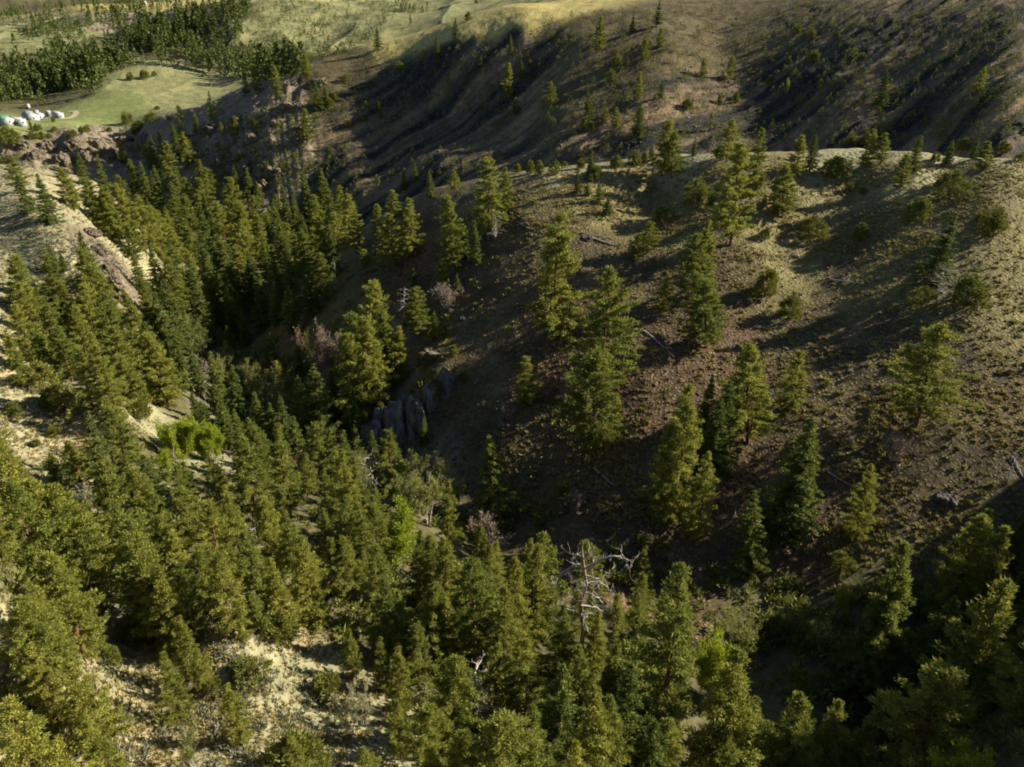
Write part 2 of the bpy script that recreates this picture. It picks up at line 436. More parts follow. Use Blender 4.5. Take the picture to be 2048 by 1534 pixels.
M = dict(
 pine=foliage_mat('pine_needles', (.150, .185, .038), (.33, .325, .062), .36),
 fir=foliage_mat('fir_needles', (.088, .128, .030), (.21, .235, .047), .26),
 farfir=foliage_mat('far_conifer_needles', (.055, .085, .024), (.12, .145, .035), .15),
 juniper=foliage_mat('juniper_sprays', (.12, .145, .032), (.22, .215, .045), .22),
 spring=foliage_mat('spring_leaves', (.22, .28, .02), (.33, .37, .035), .42),
 bud=foliage_mat('opening_buds', (.20, .22, .055), (.27, .27, .08), .35),
 olive=foliage_mat('silvery_leaves', (.26, .27, .15), (.33, .33, .18), .3),
 twig=foliage_mat('bare_twigs', (.20, .150, .105), (.26, .20, .15), .1),
 rust=foliage_mat('dead_needles', (.20, .115, .055), (.25, .15, .08), .15),
 sage=foliage_mat('sagebrush_leaves', (.17, .18, .115), (.24, .22, .15), .15),
 straw=foliage_mat('bunchgrass_blades', (.27, .225, .09), (.42, .35, .145), .25),
 bark=bark_mat('pine_bark', (.055, .038, .026), (.21, .115, .060)),
 snag=bark_mat('greyed_trunk_wood', (.16, .12, .09), (.40, .33, .27)),
 grey=bark_mat('weathered_wood', (.24, .215, .19), (.52, .47, .42)),
)

# ------------------------------------------------------------------ plant meshes
def mesh_np(name, V, F, mats, fm=None, smooth=False):
    """V (n,3) vertices, F list of (k, m) index arrays with m = 3 or 4"""
    me = bpy.data.meshes.new(name)
    V = np.asarray(V, np.float32)
    me.vertices.add(len(V)); me.vertices.foreach_set('co', V.ravel())
    idx = np.concatenate([f.ravel() for f in F]).astype(np.int32)
    ls = []; s = 0
    for f in F:
        ls.append(s + np.arange(len(f)) * f.shape[1]); s += f.size
    ls = np.concatenate(ls).astype(np.int32)
    me.loops.add(len(idx)); me.loops.foreach_set('vertex_index', idx)
    me.polygons.add(len(ls)); me.polygons.foreach_set('loop_start', ls)
    if fm is not None: me.polygons.foreach_set('material_index', np.asarray(fm, np.int32))
    if smooth: me.polygons.foreach_set('use_smooth', np.ones(len(ls), bool))
    me.update(calc_edges=True)
    for m in mats: me.materials.append(m)
    return me

def unit(v):
    return v / np.maximum(np.linalg.norm(v, axis=-1, keepdims=True), 1e-9)

def sprays(g, centres, radii, n, size, up=0.5, flat=0.6, wide=0.42, out=None):
    """leafy tufts: n slim triangles scattered in a flattened ball round each centre"""
    k = len(centres)
    d = unit(g.normal(size=(k, n, 3)))
    r = g.random((k, n, 1)) ** 0.45
    off = d * r * np.asarray(radii)[:, None, None]
    off[..., 2] *= flat
    c = centres[:, None] + off
    ax = unit(d + g.normal(size=d.shape) * .55 + np.array([0, 0, up]) + (0 if out is None else out[:, None] * .6))
    side = unit(np.cross(ax, g.normal(size=ax.shape)))
    s = size * (0.6 + 0.8 * g.random((k, n, 1)))
    a = c - ax * s * .5 - side * s * wide * .5
    b = c - ax * s * .5 + side * s * wide * .5
    t = c + ax * s * .5
    V = np.stack([a, b, t], 2).reshape(-1, 3)
    return V, np.arange(len(V)).reshape(-1, 3)

def tube(path, rad, n=6):
    path = np.asarray(path, float); rad = np.asarray(rad, float)
    d = np.gradient(path, axis=0); d = unit(d)
    ref = np.where(abs(d[:, 2:3]) > .9, np.array([[1., 0, 0]]), np.array([[0, 0, 1.]]))
    s = unit(np.cross(d, ref)); t = np.cross(d, s)
    a = np.linspace(0, 2 * math.pi, n, endpoint=False)
    V = path[:, None] + rad[:, None, None] * (np.cos(a)[None, :, None] * s[:, None] + np.sin(a)[None, :, None] * t[:, None])
    m = len(path)
    i, j = np.meshgrid(np.arange(m - 1), np.arange(n), indexing='ij')
    q = np.stack([i * n + j, i * n + (j + 1) % n, (i + 1) * n + (j + 1) % n, (i + 1) * n + j], -1).reshape(-1, 4)
    return V.reshape(-1, 3), q

class Acc:
    def __init__(s): s.V = []; s.F = []; s.n = 0
    def add(s, V, F): s.V.append(V); s.F.append(F + s.n); s.n += len(V)
    def mesh(s, name, mats, smooth=False):
        by = {}
        for f in s.F: by.setdefault(f.shape[1], []).append(f)
        return mesh_np(name, np.concatenate(s.V), [np.concatenate(v) for v in by.values()], mats, smooth=smooth)

def trunk_path(g, h, lean=.03, n=9):
    z = np.linspace(0, 1, n)
    w = np.cumsum(g.normal(size=(n, 2)) * .006 * h, 0); w -= w[0]
    return np.stack([w[:, 0] + lean * h * z * g.normal(), w[:, 1] + lean * h * z * g.normal(), z * h - .03 * h * (z == 0)], 1)

def pine(seed, h=20., rad=3.4, base=.14, shape='pine', fol='pine', dens=1.0, detail=1.0, fine=0):
    """tapered trunk with whorls of limbs that carry needle tufts; returns crown mesh and trunk mesh"""
    g = np.random.default_rng(seed)
    T = Acc(); tp = trunk_path(g, h)
    tr = h * .013 + .06
    V, F = tube(tp, tr * (1 - .93 * np.linspace(0, 1, len(tp)) ** .9) + .01 * h * .1, 7); T.add(V, F)
    C = []; Rr = []; O = []
    nl = int((21 if shape == 'pine' else 29) * (h / 20) ** .35 * (.75 + .25 * detail))
    side = g.normal(size=2) * .10
    lob = g.random(8) * .5 + .72
    for i in range(nl):
        t = base + (1 - base) * ((i + g.random() * .7) / nl)
        k = (t - base) / (1 - base)
        if shape == 'pine':
            prof = (min(1, (k + .12) / .34) ** .8) * (1 - k) ** (.9 if fine and seed % 3 else .62) * 1.15 + .05
        elif shape == 'fir':
            prof = (1 - k) ** .88 * min(1, (k + .3) / .38) + .025
        else:
            prof = math.sqrt(max(0, 1 - (2 * k - .9) ** 2 * .8)) * .95
        c0 = np.array([np.interp(t * h, tp[:, 2], tp[:, 0]), np.interp(t * h, tp[:, 2], tp[:, 1]), t * h])
        nb = g.integers(4, 7) if shape == 'pine' else g.integers(5, 8)
        a0 = g.random() * 6.28
        for j in range(nb):
            if g.random() < .10: continue
            a = a0 + j * 6.28 / nb + g.normal() * .25
            L = rad * prof * lob[int((a % 6.2832) / 6.2832 * 8) % 8] * (.72 + .5 * g.random())
            L *= 1 + side[0] * math.cos(a) + side[1] * math.sin(a)
            if shape == 'pine': el = R(-14 + 58 * k) + g.normal() * .16
            elif shape == 'fir': el = R(-20 + 38 * k) + g.normal() * .08
            else: el = R(5 + 60 * k) + g.normal() * .2
            d = np.array([math.cos(a) * math.cos(el), math.sin(a) * math.cos(el), math.sin(el)])
            s = np.linspace(0, 1, 4)
            path = c0 + d * L * s[:, None]; path[:, 2] += (.10 if shape == 'pine' else .05) * L * (s ** 2)
            if L > .6 and detail > .5:
                V, F = tube(path, tr * .22 * (1 - .8 * s) * min(1, L / 3) + .012, 4); T.add(V, F)
            m = max(1, int(round(L / (.62 if shape == 'pine' else .55) * dens * detail)))
            for q in range(m):
                u = (.30 if shape == 'pine' else .16) + (.74 if shape == 'pine' else .84) * (q + g.random()) / m
                p = c0 + d * L * u; p[2] += .10 * L * u * u
                p = p + g.normal(size=3) * np.array([.16, .16, .10]) * (L * .30 + .22)
                C.append(p); O.append(d)
                Rr.append((.56 + .24 * g.random()) if shape == 'pine' else (.46 + .14 * g.random()))
    top = tp[-1]
    for z_ in range(3):
        C.append(top + np.array([0, 0, .1 - .45 * z_])); O.append(np.array([0, 0, 1.])); Rr.append(.25 + .08 * z_)
    C = np.array(C); Rr = np.array(Rr); O = np.array(O)
    n = 36 if shape == 'pine' else 30
    size = .41 if shape == 'pine' else .38
    if fine: n = 48; size = .34; Rr = Rr * .95
    if detail < .8: Rr = Rr * 1.35; size *= 1.7; n = 9
    V, F = sprays(g, C, Rr, n, size, up=.55 if shape == 'pine' else .1, flat=.62 if shape != 'fir' else .42, out=O)
    A = Acc(); A.add(V, F)
    return A.mesh('crown', [M[fol]]), T.mesh('trunk', [M['bark']], True)

def bush(seed, h=3., rad=1.7, fol='juniper', n=70, tuft=.34, peak=.5, wood='bark', tri=20, size=.22):
    """many-stemmed evergreen bush down to the ground"""
    g = np.random.default_rng(seed); T = Acc(); C = []; O = []
    lob = g.random(7) * .75 + .55; hl = g.random(7) * .5 + .62
    for i in range(n):
        a = g.random() * 6.283; k = g.random() ** .8 * hl[int(a / 6.2832 * 7) % 7]
        rr = rad * (1 - k ** 1.7) ** .55 * lob[int(a / 6.2832 * 7) % 7] * (.55 + .5 * g.random() ** .5)
        C.append([math.cos(a) * rr, math.sin(a) * rr, h * (.05 + .92 * k)]); O.append([math.cos(a), math.sin(a), .8])
    C = np.array(C); O = np.array(O)
    V, F = tube([[0, 0, -.4], [0, 0, -.1], [0, 0, .1], [0, 0, .25]], [.03 * h, .03 * h, .03 * h, .02 * h], 7); T.add(V, F)
    for i in range(9):
        e = C[g.integers(n)]; s = np.linspace(0, 1, 8)[:, None]
        V, F = tube(np.array([0, 0, -.05]) + (e + np.array([0, 0, .05])) * s ** np.array([1.2, 1.2, .9]), (.05 + .02 * h) * (1 - .8 * s[:, 0]) * .6, 4); T.add(V, F)
    V, F = sprays(g, C, tuft * (.8 + .5 * g.random(n)) * (h / 3) ** .5, tri, size, up=.9, flat=.9, out=O)
    A = Acc(); A.add(V, F)
    return A.mesh('crown', [M[fol]]), T.mesh('trunk', [M[wood]], True)

def branching(g, T, p, d, L, r, depth, tips, spread=.5, upb=.25, kids=(2, 4), gnarl=.12, segs=5, minr=.012):
    path = [p.copy()]; rads = [r]; dd = d.copy()
    for i in range(segs):
        dd = unit(dd + g.normal(size=3) * gnarl + np.array([0, 0, upb * .12]))
        path.append(path[-1] + dd * L / segs); rads.append(max(minr, r * (1 - .62 * (i + 1) / segs)))
    V, F = tube(path, rads, 5 if r > .06 else 3); T.add(V, F)
    if depth == 0:
        tips.append((path[-1], dd)); tips.append((path[len(path) // 2], dd)); return
    for k in range(g.integers(*kids)):
        j = g.integers(max(1, segs // 3), segs + 1)
        nd = unit(dd + g.normal(size=3) * spread + np.array([0, 0, upb]))
        branching(g, T, path[j], nd, L * (.5 + .25 * g.random()), rads[j] * .7, depth - 1, tips, spread, upb, kids, gnarl, segs, minr)
    tips.append((path[-1], dd))

def broadleaf(seed, h=8., fol='spring', wood='grey', leaves=10, size=.2, spread=.45, stems=4, tuft=.5):
    """several ascending stems with fine twigs and small young leaves"""
    g = np.random.default_rng(seed); T = Acc(); tips = []
    V, F = tube([[0, 0, -.5], [0, 0, .02], [0, 0, .3]], [.13, .13, .10], 8); T.add(V, F)
    for k in range(stems):
        a = k * 6.283 / stems + g.normal() * .3
        d = unit(np.array([math.cos(a) * .28, math.sin(a) * .28, 1.]))
        branching(g, T, np.array([math.cos(a) * .1, math.sin(a) * .1, -.2]), d, h * (.5 + .12 * g.random()), h * .012 + .02, 3, tips, spread, .42, (3, 5), .10)
    C = np.array([t[0] for t in tips]); O = np.array([t[1] for t in tips])
    if len(C) > 420:
        s = g.permutation(len(C))[:420]; C = C[s]; O = O[s]
    A = Acc(); V, F = sprays(g, C, np.full(len(C), tuft * h / 8), leaves, size * (h / 8) ** .4, up=.8, flat=1., wide=.6, out=O)
    A.add(V, F)
    return A.mesh('crown', [M[fol]]), T.mesh('trunk', [M[wood]], True)

def dead_tree(seed, h=12., limbs=16, limb=.34, wood='grey', broken=True, start=.3, droop=-.15, twigs=2):
    g = np.random.default_rng(seed); T = Acc(); L = Acc(); tips = []
    tp = trunk_path(g, h, .02, 10)
    V, F = tube(tp, (h * .013 + .05) * (1 - .75 * np.linspace(0, 1, 10)), 8); T.add(V, F)
    for k in range(limbs):
        t = start + (1 - start) * ((k + g.random()) / limbs) * .97
        a = k * 2.4 + g.normal() * .4
        p = np.array([np.interp(t * h, tp[:, 2], tp[:, 0]), np.interp(t * h, tp[:, 2], tp[:, 1]), t * h])
        d = unit(np.array([math.cos(a), math.sin(a), droop + .5 * (t - .5)]))
        branching(g, L, p, d, h * limb * (.45 + .8 * g.random()) * (1.15 - .6 * t), .035 * h * .3, twigs, tips, .55, .02, (2, 4), .22, 6)
    return L.mesh('limbs', [M[wood]], True), T.mesh('trunk', [M[wood]], True)

PROTO = {
 'N': [pine(150 + i, 20, (3.3, 3.9, 3.5, 4.3)[i % 4], .04 + .04 * (i % 4), 'pine', dens=(1.2, 1.05, 1.15, .95)[i % 4], fine=1) for i in range(8)],
 'P': [pine(100 + i, 20, 3.8 + .35 * (i % 4), .07 + .035 * (i % 4), 'pine', dens=(1.3, 1.1, 1.2, 1.0)[i % 4]) for i in range(9)],
 'F': [pine(200 + i, 20, 3.9 + .35 * (i % 3), .04 + .03 * (i % 2), 'fir', 'fir', dens=1.15) for i in range(6)],
 'f': [pine(300 + i, 20, 3.9, .05, ('fir', 'pine')[i % 2], ('fir', 'pine')[i % 2], dens=.8, detail=.45) for i in range(6)],
 'J': [bush(400 + i, 3, 1.45, n=110 + 12 * (i % 3), tri=24, tuft=.38, size=.26) for i in range(8)],
 'Y': [broadleaf(500 + i, 8, 'spring', leaves=26, size=.3, tuft=.75) for i in range(3)],
 'U': [broadleaf(520 + i, 8, 'bud', leaves=11, size=.24) for i in range(3)],
 'O': [broadleaf(540 + i, 6, 'olive', leaves=12, tuft=.4, stems=3) for i in range(2)],
 'B': [broadleaf(560 + i, 4, 'twig', leaves=8, size=.2, stems=6, spread=.6) for i in range(3)],
 'R': [broadleaf(580 + i, 10, 'rust', leaves=5, size=.22, stems=3, spread=.4) for i in range(2)],
 'S': [dead_tree(600 + i, 10, 18) for i in range(3)],
}
BASE_H = {'P': 20, 'F': 20, 'f': 20, 'J': 3, 'Y': 8, 'U': 8, 'O': 6, 'B': 4, 'R': 10, 'S': 10}
for kk, lst in list(PROTO.items()):
    out = []
    for cr, tk in lst:
        co = np.empty(len(cr.vertices) * 3, np.float32); cr.vertices.foreach_get('co', co); co = co.reshape(-1, 3)
        out.append((cr, tk, float(co[:, 2].max())))
    PROTO[kk] = out

# ------------------------------------------------------------------ plants seen one by one
# kind, photo x and y of the tip, height in photo pixels, width factor
TREES = """
P 1612 214 86 1.1|F 1642 216 84 1|P 1757 218 80 1.1|P 1782 232 66 1.1|J 1735 270 28 1|J 1706 272 25 1|F 1848 232 74 1.2|F 1910 255 56 1.1|J 1930 280 30 1|F 1958 268 50 1|P 1990 258 58 1.5|J 2012 285 30 1|J 1876 300 24 .9|J 2042 303 20 1.2
P 1818 305 72 1.3|J 1678 306 50 1.3|J 1915 330 62 1.2|J 1850 385 56 1|F 1902 428 138 1.3|J 1988 410 54 1.3|J 1726 440 40 .9|J 1632 425 50 1.1|J 1535 450 28 .9|P 1582 325 110 1.3|J 1704 362 20 .8|J 1728 370 18 .8
P 1490 278 212 .95|P 1465 236 88 1.2|J 1445 285 32 1.1|P 1524 254 80 .9|J 1520 325 54 .8|P 1335 236 116 1.1|P 1352 260 96 1.3|J 1400 350 60 1.1|J 1325 404 42 1|P 1300 440 66 1.3|P 1272 468 50 1.4
F 1200 360 48 1.1|F 1216 392 38 1.3|F 1175 365 26 1.1|F 1155 335 52 .9|J 1190 318 40 .9|J 1062 315 32 .7|J 1078 316 32 .7|J 1036 325 20 1|J 1112 318 28 1|J 1130 320 16 1|J 1163 313 24 1|J 1232 306 28 1|J 1272 298 32 .9|J 1290 302 24 .9|F 1306 285 36 1.1|F 1184 266 58 1|P 1016 252 96 .8
P 1424 220 42 .6|F 1393 258 36 1|P 1280 142 62 .9|F 1280 200 68 1.2|P 1235 213 46 1.2|P 1210 212 32 1.3|F 1180 172 62 1|J 1175 228 30 1.1|P 1102 160 56 1.1|P 1016 122 72 .9|P 1030 192 36 1.2|F 1043 118 36 1|J 1060 115 20 .7|F 1023 68 42 .9|P 1200 30 76 .9|F 1267 28 36 1.2|F 1318 0 52 1.1|P 1290 68 52 1.1|J 1235 105 28 1|J 1222 135 28 1|P 1322 55 40 1.2|F 1325 160 38 .9
P 1408 115 38 1.2|P 1465 108 50 .9|J 1377 192 26 1.2|J 1441 185 22 .7|J 1475 180 24 .7|F 1777 136 76 1|P 1965 133 52 1.1|J 1632 95 28 1.2|J 1596 45 22 1|J 1628 52 24 .8|Y 1578 153 34 .5|J 1543 148 22 .8|J 1675 60 18 1|J 1728 105 12 1.4|J 1690 120 12 1.4
F 752 53 46 1.2|F 874 73 44 1.1|J 798 118 28 1|F 757 200 36 1|J 728 228 14 1.1|J 697 235 16 1|P 605 215 72 1|F 648 160 48 1|F 630 158 62 1|P 608 105 56 1.2|F 910 -8 38 1.1|J 935 0 16 .8|J 952 2 13 .8
F 858 308 52 1.2|F 828 325 38 1.1|F 805 340 40 1.1|P 905 310 46 1.5|J 877 338 16 .8|P 975 308 152 1.15|P 904 383 158 .85|F 930 445 72 .8|F 950 440 88 .9
P 750 355 72 1.1|P 782 376 56 1.4|P 780 424 114 1.1|P 816 388 124 .9|P 703 385 74 1.1|P 678 398 76 1|F 650 372 96 .9|F 607 376 110 .9|F 585 386 96 .8|F 573 408 122 .8|F 547 395 100 .9|P 507 388 84 1|P 453 350 110 1|F 660 404 112 .9|P 630 428 104 1.1
P 640 500 102 .9|P 725 498 32 1.8|F 662 458 94 1.2|F 825 530 54 .9|P 880 508 62 .9|F 915 545 42 1|P 733 556 190 .9|P 702 618 185 1|P 762 612 165 .9|P 688 652 205 .9|P 795 650 98 .9|P 732 625 200 1|P 830 573 98 1.2|F 868 618 52 1.1|J 885 640 36 .8
S 803 572 60 1|R 628 640 118 .8|B 652 628 122 .6|F 590 670 78 .8|U 490 712 92 1.1|U 528 726 112 .9|P 556 720 84 1|F 510 545 112 1|F 455 565 112 1|F 482 620 72 .9|F 440 650 62 .8|F 575 570 94 1.1|F 622 722 166 1.1|F 600 750 145 1|F 655 735 130 1|F 540 800 110 1|F 700 790 110 .8
P 1110 408 264 1.15|P 1220 530 262 1.05|P 1201 697 208 1.2|P 1050 712 98 1.1|P 1393 460 148 1|P 1414 435 156 .8|P 1330 556 80 .9|P 1430 555 140 1.35
P 1375 768 272 1.05|F 1418 742 126 .8|F 1462 758 175 1.1|F 1440 790 160 .9|P 1530 682 204 1.2|P 1602 700 122 .9|F 1638 825 232 1.1|F 1600 915 170 1.2|P 1892 640 212 1.4|P 1345 850 190 1|P 1420 900 180 .9|F 1520 980 160 1
J 1540 530 62 1|J 1590 578 58 .8|J 1855 566 50 1|J 1952 538 76 1.1|S 1893 532 76 1|S 1575 506 56 .5|P 1745 925 150 1.1|B 1800 860 60 1.2
P 1843 1074 300 1|P 1965 1020 250 1|P 2030 1030 270 1|P 2012 1150 330 1.2|F 1920 1180 240 1|P 1895 1358 260 1.35|P 1612 1385 220 1.1|P 1682 1400 210 1|P 1736 1412 210 .9|Y 1968 1478 120 1.2|P 1570 1490 120 1.1|P 1700 1500 120 1|F 1790 1160 220 .9
U 1498 1195 112 .9|U 1592 1190 80 1|Y 1697 1160 70 .8|U 1655 1240 66 1.2|J 1620 1240 50 1|J 1690 1100 40 1|P 1376 1122 390 1.1|Y 1446 1240 160 .8|P 1500 1310 290 1.2|Y 1330 1220 50 .7|J 1560 1230 40 1
F 1110 1328 210 1|F 1132 1370 190 .9|P 1200 1375 230 1.1|P 1224 1382 210 1|F 1258 1330 230 .9|F 1305 1422 180 1|P 1345 1438 170 1|P 1165 1278 140 1.1|P 1240 1290 150 1.1|P 1210 1310 130 .9|P 1445 1452 150 1.1|P 1550 1490 110 1|P 1300 1280 160 1|P 1330 1330 170 1
P 692 1250 105 .9|P 762 1275 110 .9|P 787 1290 135 .9|P 842 1250 145 .9|P 892 1310 195 1.1|P 1010 1172 200 1|P 1036 1140 190 .9|P 1000 1280 200 1.1|P 1060 1278 205 1|O 715 1360 92 .6|O 694 1380 86 .7|J 578 1468 80 1.2|P 740 1492 120 1|S 940 1328 130 1.5|B 1065 1410 64 1.2|P 1000 1412 220 1.3|P 930 1450 180 1|P 1090 1420 200 1|P 1140 1470 160 1|J 650 1340 50 1|P 840 1400 150 1.1|P 790 1400 120 .9|P 860 1490 130 1.2
P 530 980 175 1|P 572 1012 175 1|P 640 1010 110 .9|P 595 1070 180 1.1|P 650 1075 120 .8|P 697 1068 130 1|P 675 888 200 1|P 708 905 180 1|U 718 892 96 .8|P 775 865 155 .85|Y 792 998 120 1.4|P 890 960 148 .8|F 984 865 175 .95|U 815 930 112 .9|U 848 928 124 .9|U 897 905 114 1.1|P 870 1055 150 .9|P 888 1080 160 1|P 832 1060 150 .9|P 757 1085 175 1.1|P 745 985 150 1.1|P 722 1000 150 1|P 680 985 130 .9|P 780 1145 180 1|P 945 1120 225 1.1|F 980 1130 165 1|P 1090 1064 210 1.2|P 1062 1082 200 1|F 800 1180 150 1|P 860 1160 180 1|P 905 1180 170 1
R 607 880 92 1.3|S 738 885 112 .6|B 970 1020 84 1.2|U 955 1010 50 1|J 1130 960 50 1.2|B 1150 980 40 1.3|J 925 1130 40 1
F 166 820 190 .8|P 216 788 205 1.1|P 200 925 225 1|P 256 930 180 1|P 286 950 130 .9|P 350 925 170 1|P 422 900 140 .9|P 483 870 175 1|P 506 850 140 .9|P 550 848 185 1.1|P 462 975 195 1|P 265 1038 235 1.2|P 60 940 260 1.3|P 20 955 240 1.2|P -15 860 230 1.1|P 122 960 260 1.2|O 140 955 84 1|P 240 1000 235 1|P 330 1060 170 1|P 385 1080 160 1|P 430 1110 170 1|P 482 1050 205 1.1|P 100 1100 220 1.2|P 300 1120 180 1.1|P 540 1110 170 1|P 345 1130 150 1|P 410 1000 180 1
P 50 1165 170 1.1|P 132 1158 140 1.3|P 100 1235 120 1|P 348 1232 125 1|P 322 1180 80 .9|P 20 1190 200 1.2|P 140 1325 180 1.15|P 322 1305 135 1|P 455 1365 120 1|P 60 1290 160 1.1|U 362 1455 86 .7|J 490 1315 46 1.3|J 418 1358 28 1.1|J 545 1224 60 1|P 0 1400 220 1.4|P 180 1430 150 1.1|P 470 1200 80 .9|P 385 1290 90 .9|J 215 1290 40 1|J 250 1230 50 1.1|P 590 1465 110 1.1
P 20 308 76 1.2|F 36 335 92 1.1|F 75 345 102 1.1|P 124 330 92 1.2|F 152 303 66 1|F 190 308 112 .9|P 176 350 110 1|P 202 366 112 1|P 238 362 124 1|P 220 400 84 1|P 272 384 132 1|P 300 408 116 1|F 280 318 84 .9|F 306 338 104 1|P 258 314 64 1|F 320 365 110 .9|P 345 345 90 1|P 368 350 92 1|P 395 352 90 1|F 345 372 124 .9|P 376 390 130 1|F 403 408 134 .9|P 435 402 104 1|P 465 400 124 1|P 488 415 112 1|Y 503 470 56 .9|F 400 460 154 .9|F 375 512 154 1|F 412 498 154 1|F 440 480 144 1|P 330 508 124 1|F 347 470 144 .9|F 296 488 116 .9|F 270 505 92 1.1|P 255 445 80 1|P 320 430 110 1
F 156 460 134 .8|P 165 490 150 1|F 100 490 44 1|F 118 500 44 1|P 42 560 124 1|P 72 594 134 1.1|P 122 556 112 1|P 156 565 144 1|P 190 540 144 1|P 206 580 160 1|P 105 588 114 1|P 35 605 124 1|P 140 610 134 1|F 312 575 170 1|F 332 555 164 .9|P 296 595 134 1|P 272 610 134 1|P 280 553 84 .9|P 250 575 84 .9|F 276 640 155 1.2|P 302 660 155 1|P 222 650 155 1.1|P 182 660 165 1|P 150 690 130 1|P 110 650 114 1|P 60 660 94 1|P 20 680 94 1.1|P 5 655 84 1|P 200 720 130 1|P 250 710 120 1
F 430 545 114 1|F 362 610 90 .9|F 376 680 104 .8|F 382 780 60 1|F 405 800 90 1.1|F 440 800 100 1|F 470 815 90 1|F 350 690 90 .9|U 400 850 50 1|Y 325 832 86 .9|Y 352 824 90 1|Y 386 820 96 1.1|Y 412 840 84 1|Y 322 896 52 .8|J 110 760 60 1.2|J 65 715 60 1.1|J 88 770 40 1|J 105 845 26 1|J 68 875 18 1|J 20 800 28 1.3|J 85 790 26 1.1|J 135 780 26 1|B 395 715 50 1.1|J 265 790 50 1.2|P 262 740 90 .9
P 587 468 94 1.1|F 555 440 124 1|F 545 485 114 1|F 574 500 124 1|F 526 480 84 .9|P 470 485 114 1|F 435 485 134 1|F 615 520 104 1.2|P 480 440 110 1|P 515 430 110 1|F 600 450 110 1|F 460 540 110 1|F 490 500 110 1|F 395 560 130 1|F 540 560 90 1
F 357 233 62 1.1|F 342 245 72 1|F 388 220 48 1.1|P 422 205 44 1.1|F 312 258 80 .9|F 300 268 74 .9|P 330 280 80 1.1|P 365 260 70 1.2|J 250 220 26 1.1|J 300 222 20 1.5|J 275 238 20 1.5|J 268 250 18 1.2|F 56 235 30 1|J 72 245 16 1.2|J 106 250 12 1.2|J 62 260 18 1.5|J 80 260 18 1|J 96 264 12 1|J 143 258 18 1.4|J 160 250 16 1|J 170 248 16 1|J 8 248 36 1.2|J 22 262 24 1.2|J 104 230 14 .8|J 216 252 12 1.2|J 257 142 18 1|J 285 135 22 1.2|J 307 140 12 1|F 385 65 78 1.1|J 313 210 9 1.4|J 340 228 12 1.5
P 395 318 50 1|J 530 320 24 1|J 480 300 22 1|J 505 232 26 1|P 470 232 30 1|P 440 244 26 1.1|F 350 330 60 1|J 420 340 30 1.2|J 655 190 24 1|J 665 180 22 1|J 690 145 18 1
P 1130 1200 150 1|P 1190 1215 140 1|P 1240 1190 130 1|F 1270 1230 150 1|P 1290 1180 130 1|P 1150 1160 120 .9
F 420 700 120 1|F 455 730 120 1|F 500 780 120 1|F 560 790 130 1|F 470 850 110 1|F 520 850 120 1|F 580 830 130 1|P 640 840 140 1|F 680 860 120 1|F 430 760 110 1|F 612 660 90 .9|F 540 660 90 1|F 505 690 80 1
J 800 735 28 1|J 846 700 26 1|J 906 688 24 1|J 772 822 26 1|J 852 800 22 1|J 925 740 22 1|P 870 745 60 .9|F 842 830 60 .9|J 815 930 30 1
S 502 1040 85 .7|S 668 522 44 .7|S 990 425 54 1|B 888 560 56 1.2|B 1452 332 44 1.1|B 1130 745 50 1.2|B 1020 800 40 1.2|B 640 1150 40 1|S 2038 900 70 .7
"""
# (photo polygon, spacing in metres, kinds, tree height range in metres): stands that fill up with more trees of the same sort
STANDS = [
 ([(20,900),(130,980),(330,900),(560,900),(800,1080),(1000,1120),(1080,1160),(1290,1180),(1380,1300),(1500,1440),(1500,1534),(860,1534),(790,1400),(720,1290),(560,1215),(380,1200),(200,1190),(0,1240),(0,900)], 4.3, 'PPPF', (4.5,10)),
 ([(230,700),(330,640),(560,740),(640,720),(700,860),(860,1000),(1000,1080),(960,1120),(760,1000),(560,860),(440,840)], 4.8, 'FFU', (5,11)),
 ([(230,350),(330,330),(430,360),(560,410),(720,430),(700,500),(600,560),(500,650),(400,720),(330,700),(300,560),(260,460)], 6.8, 'FPF', (8,15)),
 ([(40,600),(150,560),(240,590),(330,740),(180,760),(60,700)], 6.0, 'PP', (6,12)),
 ([(240,330),(330,300),(350,240),(430,215),(520,170),(620,150),(640,180),(560,215),(440,245),(370,330),(300,360)], 11, 'FfP', (8,15)),
 ([(1750,1200),(2048,1130),(2048,1450),(1950,1400),(1840,1330)], 6.5, 'PF', (9,16)),
]
NAMES = {'P': 'ponderosa_pine', 'F': 'fir_tree', 'f': 'fir_tree', 'J': 'juniper_bush', 'Y': 'leafing_tree', 'U': 'budding_tree', 'O': 'silver_shrub', 'B': 'bare_shrub', 'R': 'rusty_tree', 'S': 'dead_tree'}
CATS = {'P': 'pine tree', 'F': 'fir tree', 'f': 'fir tree', 'J': 'juniper bush', 'Y': 'leafy tree', 'U': 'budding tree', 'O': 'shrub', 'B': 'bare shrub', 'R': 'dying tree', 'S': 'dead tree'}

rows = []
for ln in TREES.strip().split('\n'):
    for it in ln.split('|'):
        k, a, b_, c_, w = it.split(); rows.append((k, float(a), float(b_), float(c_), float(w)))
tx = np.array([r[1] for r in rows]); ty = np.array([r[2] for r in rows]); tH = np.array([r[3] for r in rows])
hm = np.full(len(rows), 12.0)
for it in range(7):
    X, Y = locate(tx, ty, hm)
    Z = ground(X, Y)
    _, y0 = project(np.stack([X, Y, Z + CAM_Z], 1)); _, y1 = project(np.stack([X, Y, Z + hm + CAM_Z], 1))
    hm = np.clip(hm * np.clip(tH / np.maximum(y0 - y1, 1), .5, 2), .5, 27)
plants = [dict(k=r[0], x=float(X[i]), y=float(Y[i]), h=float(hm[i]), w=r[4], px=r[1], py=r[2]) for i, r in enumerate(rows)]

